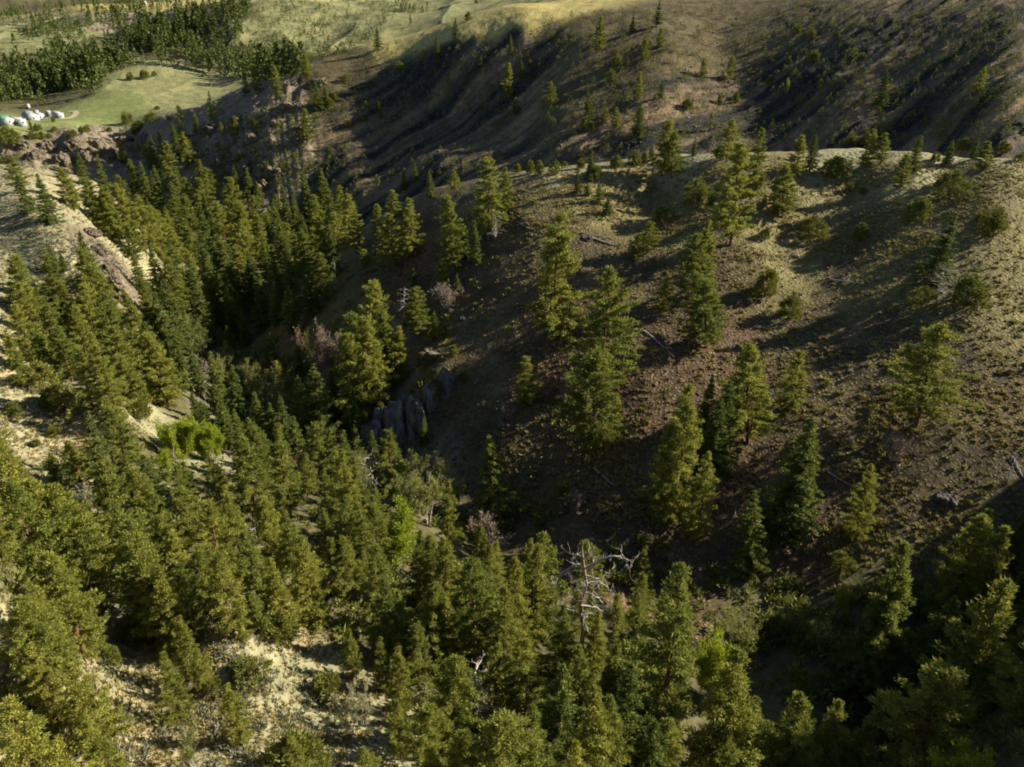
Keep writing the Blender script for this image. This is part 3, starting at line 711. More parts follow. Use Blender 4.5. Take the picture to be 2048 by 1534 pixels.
def in_poly(px, py, poly):
    inside = np.zeros(len(px), bool); n = len(poly)
    for i in range(n):
        x0, y0 = poly[i]; x1, y1 = poly[(i + 1) % n]
        c = ((y0 > py) != (y1 > py)) & (px < (x1 - x0) * (py - y0) / ((y1 - y0) or 1e-9) + x0)
        inside ^= c
    return inside

def scatter(poly, spacing, existing, g, tries=2600, hide=False):
    """blue-noise points on the ground seen inside a photo polygon"""
    P = np.array(poly, float); lo = P.min(0); hi = P.max(0)
    q = lo + g.random((tries, 2)) * (hi - lo)
    q = q[in_poly(q[:, 0], q[:, 1], poly)]
    X, Y = locate(q[:, 0], q[:, 1])
    out = []; ex = list(existing)
    E = np.array(ex) if ex else np.zeros((0, 2))
    for x, y in zip(X, Y):
        s = spacing * (1 if y < 300 else y / 300)
        if len(E) and np.min((E[:, 0] - x) ** 2 + (E[:, 1] - y) ** 2) < s * s: continue
        E = np.vstack([E, [x, y]]); out.append((x, y))
    return out
gs = np.random.default_rng(5)
for poly, sp, ks, (h0, h1) in STANDS:
    ex = [(p['x'], p['y']) for p in plants]
    for x, y in scatter(poly, sp, ex, gs):
        k = ks[gs.integers(len(ks))]
        plants.append(dict(k=k, x=x, y=y, h=h0 + (h1 - h0) * gs.random(), w=.95 + .3 * gs.random(), px=None, py=None, fill=True))
for p in plants:
    p['z'] = float(ground(p['x'], p['y'])) + CAM_Z
    a, b_ = project([[p['x'], p['y'], p['z'] + p['h']]]); p['qx'], p['qy'] = float(a[0]), float(b_[0])

def place(kind, x, y, z, h, w, turn, lean=0.0):
    if kind == 'P' and y < 100: lst = PROTO['N']; w *= .93
    else: lst = PROTO[kind]
    cr, tk, ph = lst[int(turn * 97) % len(lst)]
    e = bpy.data.objects.new(NAMES[kind], None); col.objects.link(e)
    e.empty_display_size = .3
    s = h / ph
    ws = s * w if kind in 'JYUOBRS' else (s * .72 + .28 * min(s, 1) + .04) * w
    e.location = (x, y, z - .05 * h * .3); e.scale = (ws, ws, s); e.rotation_euler = (lean * math.cos(turn * 50), lean * math.sin(turn * 50), turn * 6.283)
    for nm, me in (('trunk', tk), ('limbs' if kind == 'S' else 'crown', cr)):
        o = bpy.data.objects.new(nm, me); col.objects.link(o); o.parent = e
    e['category'] = CATS[kind]
    return e

for i, p in enumerate(plants):
    p['o'] = place(p['k'], p['x'], p['y'], p['z'], p['h'], p['w'], (i * .61803) % 1, .015 + .045 * ((i * .377) % 1))
print('PLANTS', len(plants), 'fill', sum(1 for p in plants if p.get('fill')), 'tris', {k: len(v[0][0].polygons) for k, v in PROTO.items()})
from collections import Counter
print(Counter(p['k'] for p in plants))

# ------------------------------------------------------------------ far woods: beyond about 450 m the trees run together into one mass
def far_wood(name, polys, label, seed, hmin, hmax, wide=.25, mat='fir', thr=-9):
    g = np.random.default_rng(seed); V = []; 
    C = []; Rr = []; H = []
    for poly, n, h0, h1 in polys:
        P = np.array(poly, float); lo = P.min(0); hi = P.max(0)
        q = lo + g.random((n * 3, 2)) * (hi - lo); q = q[in_poly(q[:, 0], q[:, 1], poly)][:n]
        X, Y = locate(q[:, 0], q[:, 1]); kp = fbm(X / 70, Y / 70, seed, 3) + .25 * g.normal(size=len(X)) > thr; X = X[kp]; Y = Y[kp]; q = q[kp]; Z = ground(X, Y) + CAM_Z
        h = h0 + (h1 - h0) * g.random(len(q)); C.append(np.stack([X, Y, Z], 1)); H.append(h)
    C = np.concatenate(C); H = np.concatenate(H); k = len(C)
    # every tree: a ragged cone of leaf clumps on a thin stem
    n = 84
    t = g.random((k, n)) ** .85; a = g.random((k, n)) * 6.283
    r = (1 - t) ** .8 * wide * H[:, None] * (.45 + .6 * g.random((k, n))) + .02 * H[:, None]
    c = C[:, None] + np.stack([np.cos(a) * r, np.sin(a) * r, (.06 + .94 * t) * H[:, None]], -1)
    d = unit(np.stack([np.cos(a), np.sin(a), .5 + 0 * a], -1) + g.normal(size=(k, n, 3)) * .5)
    sd = unit(np.cross(d, g.normal(size=d.shape))); s = (.115 * H[:, None, None]) * (.6 + .8 * g.random((k, n, 1)))
    V = np.stack([c - d * s * .5 - sd * s * .4, c - d * s * .5 + sd * s * .4, c + d * s * .6], 2).reshape(-1, 3)
    F = [np.arange(len(V)).reshape(-1, 3)]
    me = mesh_np(name, V, F, [M[mat]])
    o = bpy.data.objects.new(name, me); col.objects.link(o)
    o['kind'] = 'stuff'; o['label'] = label
    return o
far_wood('distant_forest', [
  ([(0,20),(180,0),(520,0),(500,25),(330,40),(230,60),(120,110),(40,140),(0,120)],760, 10, 18),
  ([(0,120),(60,100),(200,60),(290,55),(330,110),(300,125),(215,150),(200,190),(110,215),(0,235)], 860, 10, 19),
  ([(290,40),(360,20),(420,30),(400,100),(470,130),(560,150),(620,150),(500,172),(380,138),(280,120),(255,90)], 520, 12, 20),
  ([(380,10),(520,0),(500,40),(480,90),(530,130),(500,145),(420,115)], 130, 12, 19),
  ([(790,0),(870,0),(850,40),(820,55),(795,40)], 60, 8, 14),
 ], 'dark conifer woods filling the far valley behind the green field', 71, 8, 15, mat='farfir', thr=.04)
far_wood('hillside_scrub', [
  ([(480,5),(800,0),(780,60),(740,90),(640,125),(560,135),(500,90)], 700, 2.2, 6.5),
  ([(100,80),(300,40),(420,20),(400,60),(200,100),(60,170)], 260, 3, 8),
  ([(400,100),(560,90),(620,150),(520,160)], 160, 5, 12),
 ], 'dark bushes dotted over the far green hillside', 72, 2, 4, wide=.55, mat='farfir')
far_wood('slope_scrub', [
  ([(620,160),(760,100),(1060,100),(1020,330),(700,390),(560,330)], 700, .8, 3.4),
  ([(1060,40),(1500,0),(2048,0),(2048,280),(1250,300),(1100,330)], 1900, .7, 3.2),
  ([(330,310),(560,190),(640,200),(600,380),(420,370)], 480, .8, 3.4),
  ([(0,270),(300,250),(330,330),(200,345),(0,340)], 170, .8, 3.2),
 ], 'low scrub scattered over the shaded slopes beyond the draw', 73, 1, 2, wide=.6, mat='juniper')

# ------------------------------------------------------------------ ground cover: bunch grass, sagebrush, loose stones
def tufts(name, polys, label, seed, mat, blade, n_blades, spread=1.0, up=1.6, wide=.25, flat=.8, thr=-.25):
    g = np.random.default_rng(seed); C = []; S = []
    for poly, n, s0, s1 in polys:
        P = np.array(poly, float); lo = P.min(0); hi = P.max(0)
        q = lo + g.random((n * 4, 2)) * (hi - lo); q = q[in_poly(q[:, 0], q[:, 1], poly)][:n]
        X, Y = locate(q[:, 0], q[:, 1])
        keep = fbm(X / 7, Y / 7, seed, 3) + .35 * g.normal(size=len(X)) > thr
        X, Y = X[keep], Y[keep]
        C.append(np.stack([X, Y, ground(X, Y) + CAM_Z], 1)); S.append(s0 + (s1 - s0) * g.random(len(X)) ** 1.5)
    C = np.concatenate(C); S = np.concatenate(S); k = len(C); n = n_blades
    a = g.random((k, n)) * 6.283; el = g.random((k, n))
    d = unit(np.stack([np.cos(a) * (1 - .6 * el), np.sin(a) * (1 - .6 * el), .25 + up * el], -1))
    off = np.stack([np.cos(a), np.sin(a), 0 * a], -1) * (.35 * spread * S[:, None, None] * g.random((k, n, 1)))
    off[..., 2] += .1 * S[:, None] * g.random((k, n)) * flat
    sd = unit(np.cross(d, g.normal(size=d.shape))); s = S[:, None, None] * blade * (.6 + .6 * g.random((k, n, 1)))
    c = C[:, None] + off
    V = np.stack([c - sd * s * wide - d * s * .1, c + sd * s * wide - d * s * .1, c + d * s], 2).reshape(-1, 3)
    me = mesh_np(name, V, [np.arange(len(V)).reshape(-1, 3)], [M[mat]])
    o = bpy.data.objects.new(name, me); col.objects.link(o); o['kind'] = 'stuff'; o['label'] = label
    return o
RIGHT = [(900,420),(1100,340),(1500,315),(2048,330),(2260,420),(2220,1150),(1700,1120),(1300,1060),(1000,1020),(960,880),(1050,760),(900,600)]
tufts('bunch_grass', [
  (RIGHT, 22000, .2, .95), ([(1000,350),(2048,315),(2048,520),(1400,520),(1000,450)], 15000, .2, .75),
  ([(1000,900),(1250,880),(1300,1050),(1020,1020)], 900, .5, 1.1), ([(1650,700),(1900,650),(1800,950),(1600,850)], 700, .5, 1.2),
  ([(1600,1020),(1950,1000),(1850,1250),(1600,1200)], 500, .5, 1.1),
 ], 'pale bunch grass tufts dotted over the dark soil of the right hill', 81, 'straw', .7, 12, thr=.08)
tufts('sagebrush_cover', [
  ([(0,400),(200,390),(270,540),(240,600),(0,640)], 2600, .3, .8), ([(0,760),(160,790),(300,830),(170,960),(60,930),(0,900)], 600, .25, .65),
  ([(200,1190),(700,1300),(700,1534),(0,1534),(0,1250)], 1100, .35, .95),
 ], 'grey green sagebrush growing over the sunny near slopes', 82, 'sage', .42, 40, 1.9, 1.1, .22, 2.5, thr=.05)
tufts('dry_grass', [
  ([(0,400),(260,380),(330,640),(300,900),(0,930)], 5000, .25, .5), ([(0,1180),(300,1180),(800,1220),(800,1534),(0,1534)], 7000, .2, .45),
 ], 'short dry grass between the sagebrush on the near slopes', 83, 'straw', .9, 9)

GULLY = [(1000,1010),(1300,1080),(1650,1180),(2048,1150),(2048,1534),(1550,1400),(1300,1200),(1050,1100),(860,1060),(700,960),(600,880),(460,800),(380,700),(420,640),(560,700),(700,820),(860,930)]
tufts('gully_brush', [(GULLY, 1500, .6, 2.2), ([(300,640),(500,560),(560,690),(640,800),(560,860),(420,800),(330,720)], 260, .8, 2.4),
   ([(0,900),(330,900),(560,860),(850,1080),(1300,1400),(1300,1534),(860,1534),(740,1320),(560,1215),(380,1190),(200,1180),(0,1200)], 2400, .5, 1.5)],
   'dense low brush filling the shady gully floor', 84, 'juniper', .34, 40, 1.7, 1.0, .32, 7)
tufts('hill_forbs', [(RIGHT, 900, .4, 1.3), ([(640,620),(760,440),(900,420),(900,700),(760,880)], 420, .6, 1.8), ([(330,310),(560,190),(640,200),(640,390),(420,400)], 300, 1.0, 2.4)],
   'small green shrubs scattered over the right hill', 85, 'juniper', .36, 34, 1.7, 1.1, .3, 5)
tufts('grey_shrubs', [(RIGHT, 380, .5, 1.3), ([(740,880),(960,700),(1000,1000),(860,1000)], 160, .6, 1.6), ([(0,600),(300,650),(330,800),(0,800)], 160, .5, 1.4)],
   'small grey leafless shrubs scattered over the right hill', 86, 'twig', .4, 26, 1.6, 1.3, .12, 5)

far_wood('added_shade_wood', [([(2080,560),(3000,500),(3600,1500),(2900,1534),(2120,1534),(2100,900)], 110, 5, 10), ([(2090,250),(2600,200),(2700,330),(2100,330)], 30, 8, 14)],
  'unseen conifers added beyond the right edge to break up the shadow', 74, 8, 15)  # trees out of view, added to roughen the edge of the cast shadow

# ------------------------------------------------------------------ the big bleached snag in the near forest
def world_at(px, py, extra=0.0):
    X, Y = locate([px], [py], [extra]); return float(X[0]), float(Y[0]), float(ground(X[0], Y[0])) + CAM_Z

def thing(name, label, cat, loc, rz=0.0, group=None):
    e = bpy.data.objects.new(name, None); col.objects.link(e); e.location = loc; e.rotation_euler = (0, 0, rz)
    e.empty_display_size = .5
    e['label'] = label; e['category'] = cat
    if group: e['group'] = group
    return e
def part(name, me, parent):
    o = bpy.data.objects.new(name, me); col.objects.link(o); o.parent = parent; return o

def big_snag():
    hh = 15.0
    for it in range(6):
        X, Y = locate([1172.], [1096.], [hh]); z = float(ground(X[0], Y[0])) + CAM_Z
        _, y0 = project([[X[0], Y[0], z]]); _, y1 = project([[X[0], Y[0], z + hh]])
        hh *= min(2, max(.5, 215 / float(y0[0] - y1[0])))
    e = thing('dead_tree', 'tall bleached dead pine with bare crooked white limbs in the near forest', 'dead tree', (float(X[0]), float(Y[0]), z - .2))
    g = np.random.default_rng(9); T = Acc(); L = Acc()
    p = np.array([[0, 0, 0], [.12, 0, .25], [-.10, .1, .5], [.12, 0, .7], [-.08, 0, .86], [-.2, 0, 1.0], [-.16, 0, 1.08]]) * np.array([2.2, 2.2, hh])
    V, F = tube(p, np.array([.30, .25, .21, .18, .16, .10, .02]) * hh / 15, 9); T.add(V, F)
    # limbs: height fraction, then points (sideways, away, up) in metres along each limb
    limbs = [
     (.84, [(1.2, .2, .5), (2.6, .3, 1.2), (3.7, .2, 1.3), (4.3, .1, 1.0), (5.0, 0, 1.0)], .13),
     (.86, [(-.9, .1, .1), (-1.9, -.1, -.7), (-2.7, 0, -1.6), (-2.9, 0, -2.9)], .11),
     (.78, [(1.2, -.3, -.3), (2.2, -.2, -.2), (2.7, -.2, .9)], .08),
     (.70, [(1.3, .3, .1), (2.3, .3, -.7), (2.7, .2, -1.5)], .08), (.68, [(-1.1, .2, -.7), (-2.0, .2, -1.9)], .06),
     (.62, [(1.0, -.5, .1), (2.0, -.4, -1.0), (3.2, -.3, -2.6), (4.0, -.3, -4.2)], .09),
     (.50, [(1.4, .3, -.4), (2.8, .4, -1.6), (3.8, .3, -3.0), (4.7, .2, -4.4)], .10),
     (.55, [(-1.3, -.3, .1), (-2.4, -.4, -.3), (-3.2, -.2, -.9)], .07), (.47, [(-1.4, .2, -.1), (-2.6, .1, -.5)], .07),
     (.40, [(-1.2, -.4, -.4), (-2.2, -.6, -1.4), (-2.8, -.5, -2.3)], .07), (.93, [(-.6, .1, .3), (-1.1, .1, .1)], .06), (.92, [(.7, 0, .5), (1.4, 0, .3)], .05),
     (.58, [(.2, 1.3, .1), (.6, 2.5, -.4)], .07), (.74, [(-.2, -1.2, .1), (-.5, -2.2, -.5)], .07), (.44, [(.1, -1.3, 0), (.7, -2.6, -.9)], .07), (.36, [(.9, 1.0, .1), (1.9, 1.7, -.8)], .06),
    ]
    for fr, pts, r in limbs:
        s = hh / 15
        b = np.array([np.interp(fr * hh, p[:, 2], p[:, 0]), 0, fr * hh])
        pth = [b] + [b + np.array(q) * s for q in pts]
        P = np.array(pth); k = np.linspace(0, len(P) - 1, len(P) * 3)
        Q = np.stack([np.interp(k, np.arange(len(P)), P[:, c]) for c in range(3)], 1); Q[1:-1] += g.normal(size=(len(Q) - 2, 3)) * .06
        V, F = tube(Q, r * s * (1.05 - .8 * np.linspace(0, 1, len(Q))), 6); L.add(V, F)
        for j in range(3, len(Q), 2):
            for _ in range(2):
                branching(g, L, Q[j], unit(g.normal(size=3) + np.array([0, 0, .1])), .95 * s * (.5 + g.random()), r * .4 * s, 2, [], .6, 0, (1, 3), .25, 4, .012)
    part('trunk', T.mesh('trunk', [M['snag']], True), e); part('limbs', L.mesh('limbs', [M['grey']], True), e)
big_snag()

# ------------------------------------------------------------------ rock: pillars, outcrops, boulders
def rock_mat(name, a, c_, joint=.5):
    b = NB(name); geo = b.n('NewGeometry')
    mp = b.n('Mapping'); mp.inputs['Scale'].default_value = (1, 1, .35); b.l(geo.outputs['Position'], mp.inputs[0])
    n = b.noise(.7, 8, mp.outputs[0], .7); n2 = b.noise(3.5, 5, geo.outputs['Position'], .6)
    b.l(b.mix(b.remap(b.math('ADD', b.math('MULTIPLY', n, .7), b.math('MULTIPLY', n2, .3)), .38, .62, 0, 1), a, c_), b.p.inputs['Base Color'])
    bp = b.n('Bump'); bp.inputs['Distance'].default_value = .8; b.l(b.math('ADD', n, b.math('MULTIPLY', n2, .4)), bp.inputs['Height']); b.l(bp.outputs[0], b.p.inputs['Normal'])
    return b.m
RM = {'stone': rock_mat('blue_grey_rock', (.10, .10, .10), (.34, .33, .31)), 'tan': rock_mat('tan_rock', (.07, .058, .042), (.25, .205, .14)), 'grey': rock_mat('grey_rock', (.06, .055, .05), (.21, .19, .16)), 'red': rock_mat('red_rock', (.10, .05, .035), (.27, .15, .09))}

def rock_mesh(seed, sx, sy, sz, mat, n=40, craggy=.42):
    """jointed block: a squared-off ball broken up by ledges and vertical cracks"""
    g = np.random.default_rng(seed)
    th = np.linspace(0, math.pi, n); ph = np.linspace(0, 2 * math.pi, 2 * n, endpoint=False)
    TH, PH = np.meshgrid(th, ph, indexing='ij')
    d = np.stack([np.sin(TH) * np.cos(PH), np.sin(TH) * np.sin(PH), np.cos(TH)], -1)
    m = (np.abs(d) ** 3.2).sum(-1) ** (1 / 3.2)
    P = d / m[..., None]
    o = g.random(3) * 90
    s = max(sx, sy)
    cr = ridged(PH * 1.6 + o[0] + d[..., 2] * .5, d[..., 2] * 1.3 + o[1], seed, 4) - .5
    led = fbm(d[..., 0] * 2.2 + o[2], d[..., 2] * 3.2 + d[..., 1] * 2 + o[0], seed + 3, 4)
    step = np.round((d[..., 2] + .15 * led) * 4) / 4 - d[..., 2]
    k = 1 + craggy * cr * np.sin(TH) ** .5 + craggy * .9 * led + .12 * step
    P = P * k[..., None] * np.array([sx, sy, sz]) * .5
    P[..., 0] += .10 * s * np.round(led * 2); P[0] = P[0].mean(0); P[-1] = P[-1].mean(0)
    nn = 2 * n; i, j = np.meshgrid(np.arange(n - 1), np.arange(nn), indexing='ij')
    q = np.stack([i * nn + j, (i + 1) * nn + j, (i + 1) * nn + (j + 1) % nn, i * nn + (j + 1) % nn], -1).reshape(-1, 4)
    return mesh_np('rock', P.reshape(-1, 3), [q], [RM[mat]])

ORD = ['first', 'second', 'third', 'fourth', 'fifth', 'sixth', 'seventh', 'eighth', 'ninth', 'tenth', 'eleventh', 'twelfth', 'thirteenth', 'fourteenth', 'fifteenth', 'sixteenth', 'seventeenth', 'eighteenth', 'nineteenth', 'twentieth']
def rocks(name, cat, label, group, items, mat, seed, tall, sink=.35, depth=1.0):
    items = sorted(items)
    for i, (px, py, w, h) in enumerate(items):
        x, y, z = world_at(px, py); s = math.hypot(y, z - CAM_Z) / FPX
        ww, hh = w * s, h * s
        o = bpy.data.objects.new(name, rock_mesh(seed + i, ww, ww * depth, hh, mat)); col.objects.link(o)
        o.location = (x, y + ww * .25, z + hh * (.5 - sink)); o.rotation_euler = (0, 0, (seed + i * 1.7) % 6)
        o['category'] = cat; o['group'] = group; o['label'] = label % ORD[i]
rocks('rock_pillar', 'rock pillar', '%s grey rock pillar from the left in the cliff below the lone pines', 'rock pillars in the middle cliff',
      [(748, 905, 40, 110), (768, 870, 30, 90), (790, 890, 46, 150), (815, 850, 26, 100), (832, 872, 36, 130), (862, 815, 30, 90), (775, 965, 44, 70), (820, 950, 30, 60), (893, 790, 28, 80)], 'stone', 31, 1, .42, 1)
rocks('rock_ledge', 'rock ledge', '%s warm coloured rock ledge from the left capping the middle cliff', 'rock ledges on top of the middle cliff',
      [(775, 748, 60, 26), (862, 715, 44, 24), (1010, 850, 40, 16)], 'tan', 51, 0, .5)
rocks('rock_outcrop', 'rock outcrop', '%s rock outcrop from the left on the sunlit cliff spur across the canyon', 'outcrops on the cliff spur',
      [(372, 285, 34, 30), (395, 318, 30, 34), (418, 262, 36, 32), (438, 330, 30, 44), (455, 295, 34, 36), (474, 245, 34, 28), (490, 345, 34, 52), (505, 280, 34, 34), (520, 380, 30, 50), (545, 350, 34, 44), (552, 250, 32, 28), (580, 215, 30, 24), (470, 385, 34, 44), (598, 262, 26, 22), (640, 165, 34, 18)], 'tan', 61, 0, .66)
rocks('rock_outcrop', 'rock outcrop', '%s rock outcrop from the left in the band below the white houses', 'outcrops in the canyon rim band',
      [(12, 312, 34, 30), (38, 296, 30, 26), (90, 298, 30, 34), (142, 296, 30, 34), (190, 292, 30, 34), (238, 286, 34, 30), (64, 318, 30, 40), (118, 325, 30, 38), (166, 318, 30, 40), (214, 318, 30, 36), (268, 300, 34, 34), (292, 280, 30, 26)], 'tan', 81, 0, .66)
rocks('rock_outcrop', 'rock outcrop', '%s pale rock outcrop from the left below the sage slope on the left', 'outcrops below the sage slope',
      [(198, 508, 22, 26), (214, 545, 22, 26), (226, 575, 26, 34), (238, 602, 18, 24), (180, 470, 24, 18), (250, 640, 16, 20), (105, 575, 22, 18)], 'tan', 101, 0, .4)
rocks('boulder', 'boulder', '%s boulder from the left lying on the open right hill', 'boulders on the right hill',
      [(1050, 455, 20, 14), (1176, 480, 18, 14), (1422, 490, 16, 11), (1590, 515, 14, 9), (1168, 722, 14, 12), (1300, 640, 10, 7), (1900, 1010, 34, 24), (1628, 1070, 16, 12), (925, 640, 14, 9), (1530, 1010, 16, 12), (1365, 690, 12, 8), (1090, 790, 14, 10), (985, 475, 20, 14), (1425, 405, 14, 9), (1570, 700, 14, 9), (1700, 745, 12, 8)], 'grey', 121, 0, .45)
def stones(name, polys, label, seed, mat):
    g = np.random.default_rng(seed); C = []; S = []
    for poly, n, s0, s1 in polys:
        P = np.array(poly, float); lo = P.min(0); hi = P.max(0)
        q = lo + g.random((n * 4, 2)) * (hi - lo); q = q[in_poly(q[:, 0], q[:, 1], poly)][:n]
        X, Y = locate(q[:, 0], q[:, 1]); C.append(np.stack([X, Y, ground(X, Y) + CAM_Z], 1)); S.append(s0 + (s1 - s0) * g.random(len(X)) ** 3)
    C = np.concatenate(C); S = np.concatenate(S); k = len(C)
    b = np.array([[1, 0, 0], [0, 1, 0], [-1, 0, 0], [0, -1, 0], [0, 0, .8], [0, 0, -.6]], float)
    V = C[:, None] + b[None] * (S[:, None, None] * (.5 + .9 * g.random((k, 6, 1)))) + g.normal(size=(k, 6, 3)) * S[:, None, None] * .18
    f = np.array([[0, 1, 4], [1, 2, 4], [2, 3, 4], [3, 0, 4], [1, 0, 5], [2, 1, 5], [3, 2, 5], [0, 3, 5]])
    F = (np.arange(k)[:, None, None] * 6 + f[None]).reshape(-1, 3)
    o = bpy.data.objects.new(name, mesh_np(name, V.reshape(-1, 3), [F], [RM[mat]])); col.objects.link(o); o['kind'] = 'stuff'; o['label'] = label
stones('scree', [([(1180,640),(1480,640),(1560,760),(1300,900),(1250,1000),(1180,900),(1040,760)], 2600, .08, .38), ([(1000,700),(1180,700),(1240,960),(1020,900)], 1000, .08, .35)],
       'reddish loose scree strewn below the pines on the right hill', 91, 'red')
stones('loose_stones', [(RIGHT, 2600, .06, .3), ([(740,880),(1000,800),(1000,980),(800,990)], 900, .1, .5), ([(330,300),(600,200),(620,380),(430,390)], 700, .3, 1.1), ([(620,150),(1060,60),(1000,330),(620,390)], 900, .2, .9), ([(1060,60),(2048,0),(2048,280),(1060,310)], 1600, .2, .8)],
       'grey loose stones scattered over the bare slopes', 92, 'grey')

# ------------------------------------------------------------------ fallen logs
def log(a, b_, r, label, mat='grey', limbs=3):
    xa, ya, za = world_at(*a); xb, yb, zb = world_at(*b_)
    e = thing('fallen_log', label, 'fallen log', (xa, ya, za), 0, 'fallen logs on the right hill')
    g = np.random.default_rng(int(a[0])); n = 9; t = np.linspace(0, 1, n)
    P = np.stack([xa + (xb - xa) * t, ya + (yb - ya) * t, 0 * t], 1); P[:, 2] = za + (zb - za) * t + r * .9
    P[1:-1, 2] = np.maximum(P[1:-1, 2], ground(P[1:-1, 0], P[1:-1, 1]) + CAM_Z + r * .3)
    P -= np.array([xa, ya, za]); P[1:-1, :2] += g.normal(size=(n - 2, 2)) * .05
    T = Acc(); V, F = tube(P, r * (1 - .55 * t), 8); T.add(V, F); part('trunk', T.mesh('trunk', [M[mat]], True), e)
    if limbs:
        L = Acc()
        for k in range(limbs):
            j = g.integers(4, n - 1); branching(g, L, P[j], unit(g.normal(size=3) + np.array([0, 0, .9])), 1.2, r * .3, 1, [], .5, .1)
        part('limbs', L.mesh('limbs', [M[mat]], True), e)
log((1185, 478), (1228, 492), .22, 'short grey log ending in shade on the upper right hill')
log((1285, 660), (1348, 716), .16, 'thin pale log lying down the slope beside the tall double pine', 'grey', 0)
log((1440, 692), (1285, 752), .20, 'long dark log lying across the red scree below a small pine', 'bark', 2)
log((1188, 938), (1228, 972), .15, 'pale stick of deadwood below the tall central pines', 'grey', 1)
log((1655, 945), (1700, 972), .15, 'slim pale log beside the dark fir low on the hill', 'grey', 1)
log((2022, 915), (2046, 958), .20, 'weathered curved log at the right edge in shade', 'grey', 1)
log((1465, 1040), (1475, 1010), .14, 'stub of grey deadwood at the dark foot of the hill', 'grey', 2)
log((1660, 560), (1720, 568), .18, 'grey log with broken limbs on the grassy middle of the right hill', 'grey', 4)
log((415, 1180), (370, 1170), .12, 'small broken white branch on the ground in the near forest', 'grey', 3)

# ------------------------------------------------------------------ houses on the green terrace
def plain(name, c, rough=.6, spec=.3):
    b = NB(name); geo = b.n('TexCoord'); n = b.noise(1.2, 4, geo.outputs['Object'])
    hsv = b.n('HueSaturation'); hsv.inputs['Color'].default_value = c + (1,); b.l(b.remap(n, .3, .7, .88, 1.08), hsv.inputs['Value'])
    b.l(hsv.outputs[0], b.p.inputs['Base Color']); b.p.inputs['Roughness'].default_value = rough; b.p.inputs['Specular IOR Level'].default_value = spec
    return b.m
HM = dict(white=plain('white_siding', (.40, .41, .42)), green=plain('green_metal_roof', (.13, .30, .21), .4), grey=plain('grey_shingles', (.26, .26, .28)),
          glass=plain('window_glass', (.04, .05, .07), .1, .6), red=plain('red_boards', (.30, .045, .035)), pale=plain('pale_metal_roof', (.40, .40, .42), .4), door=plain('door_paint', (.16, .17, .22)),
          tyre=plain('tyre_rubber', (.03, .03, .03)), trim=plain('white_trim', (.75, .75, .73)))

def box(A, x0, x1, y0, y1, z0, z1):
    V = np.array([[x, y, z] for z in (z0, z1) for y in (y0, y1) for x in (x0, x1)], float)
    A.add(V, np.array([[0, 2, 3, 1], [4, 5, 7, 6], [0, 1, 5, 4], [2, 6, 7, 3], [0, 4, 6, 2], [1, 3, 7, 5]]))
def building(name, label, cat, px, py, L, W, hw, hr, rz, wall, roof, group='buildings on the green terrace'):
    x, y, z = world_at(px, py); L *= .85; W *= .8; hr *= .8
    e = thing(name, label, cat, (x, y, z), rz, group)
    A = Acc(); box(A, -L / 2, L / 2, -W / 2, W / 2, -1.2, hw)
    V = np.array([[sx * L / 2, sy * W / 2, hw + .002] for sx in (-1, 1) for sy in (-1, 1)] + [[-L / 2, 0, hw + hr], [L / 2, 0, hw + hr]])
    A.add(V, np.array([[0, 1, 4], [3, 2, 5]])); part('wall', A.mesh('wall', [HM[wall]]), e)
    R_ = Acc(); o = .35; t = .14; sl = hr / (W / 2)
    for s in (-1, 1):
        a = np.array([[-L / 2 - o, 0, hw + hr], [L / 2 + o, 0, hw + hr], [L / 2 + o, s * (W / 2 + o), hw - o * sl], [-L / 2 - o, s * (W / 2 + o), hw - o * sl]]); b_ = a + [0, 0, t]
        R_.add(np.concatenate([a + [0, 0, .02], b_]), np.array([[0, 1, 2, 3], [4, 7, 6, 5], [0, 4, 5, 1], [1, 5, 6, 2], [2, 6, 7, 3], [3, 7, 4, 0]]))
    part('roof', R_.mesh('roof', [HM[roof]]), e)
    D_ = Acc(); box(D_, -.5, .5, -W / 2 - .06, -W / 2 + .02, -.1, 2.05); part('door', D_.mesh('door', [HM['door']]), e)
    for wx in (-L * .33, L * .28):
        for sy in (-1,):
            Fm = Acc(); box(Fm, wx - .7, wx + .7, sy * W / 2 - .05, sy * W / 2 + .02, .9, 2.1); f = part('window', Fm.mesh('window', [HM['trim']]), e)
            G = Acc(); box(G, wx - .58, wx + .58, sy * W / 2 - .075, sy * W / 2 - .052, 1.0, 2.0); part('pane', G.mesh('pane', [HM['glass']]), f)
    Fm = Acc(); box(Fm, L / 2 - .02, L / 2 + .05, -.6, .6, 1.0, 2.0); f = part('window', Fm.mesh('window', [HM['trim']]), e)
    G = Acc(); box(G, L / 2 + .052, L / 2 + .075, -.5, .5, 1.1, 1.9); part('pane', G.mesh('pane', [HM['glass']]), f)
    return e
building('house', 'white house with a mint green metal roof at the left edge', 'house', 12, 248, 9.5, 7, 3.0, 1.8, R(-25), 'white', 'green')
building('mobile_home', 'long white mobile home beside the green roofed house', 'mobile home', 36, 249, 11, 5, 3.2, .9, R(-22), 'white', 'pale')
building('house', 'white house with a grey shingle roof behind the bushes on the terrace', 'house', 63, 240, 10, 8, 3.2, 2.6, R(-35), 'white', 'grey')
building('house', 'small white gabled house between the grey roofed house and the trailer', 'house', 79, 238, 6, 6, 3.6, 2.4, R(-40), 'white', 'pale')
building('shed', 'small white shed behind the driveway', 'shed', 100, 232, 5.5, 4.5, 2.6, 1.2, R(-35), 'white', 'pale')
building('mobile_home', 'short white mobile home at the right end of the terrace buildings', 'mobile home', 117, 236, 8, 5, 3.4, .8, R(-30), 'white', 'pale')
building('barn', 'dark red barn among the trees at the left edge', 'barn', 3, 150, 10, 7, 3.6, 2.2, R(-20), 'red', 'red', 'buildings far across the valley')
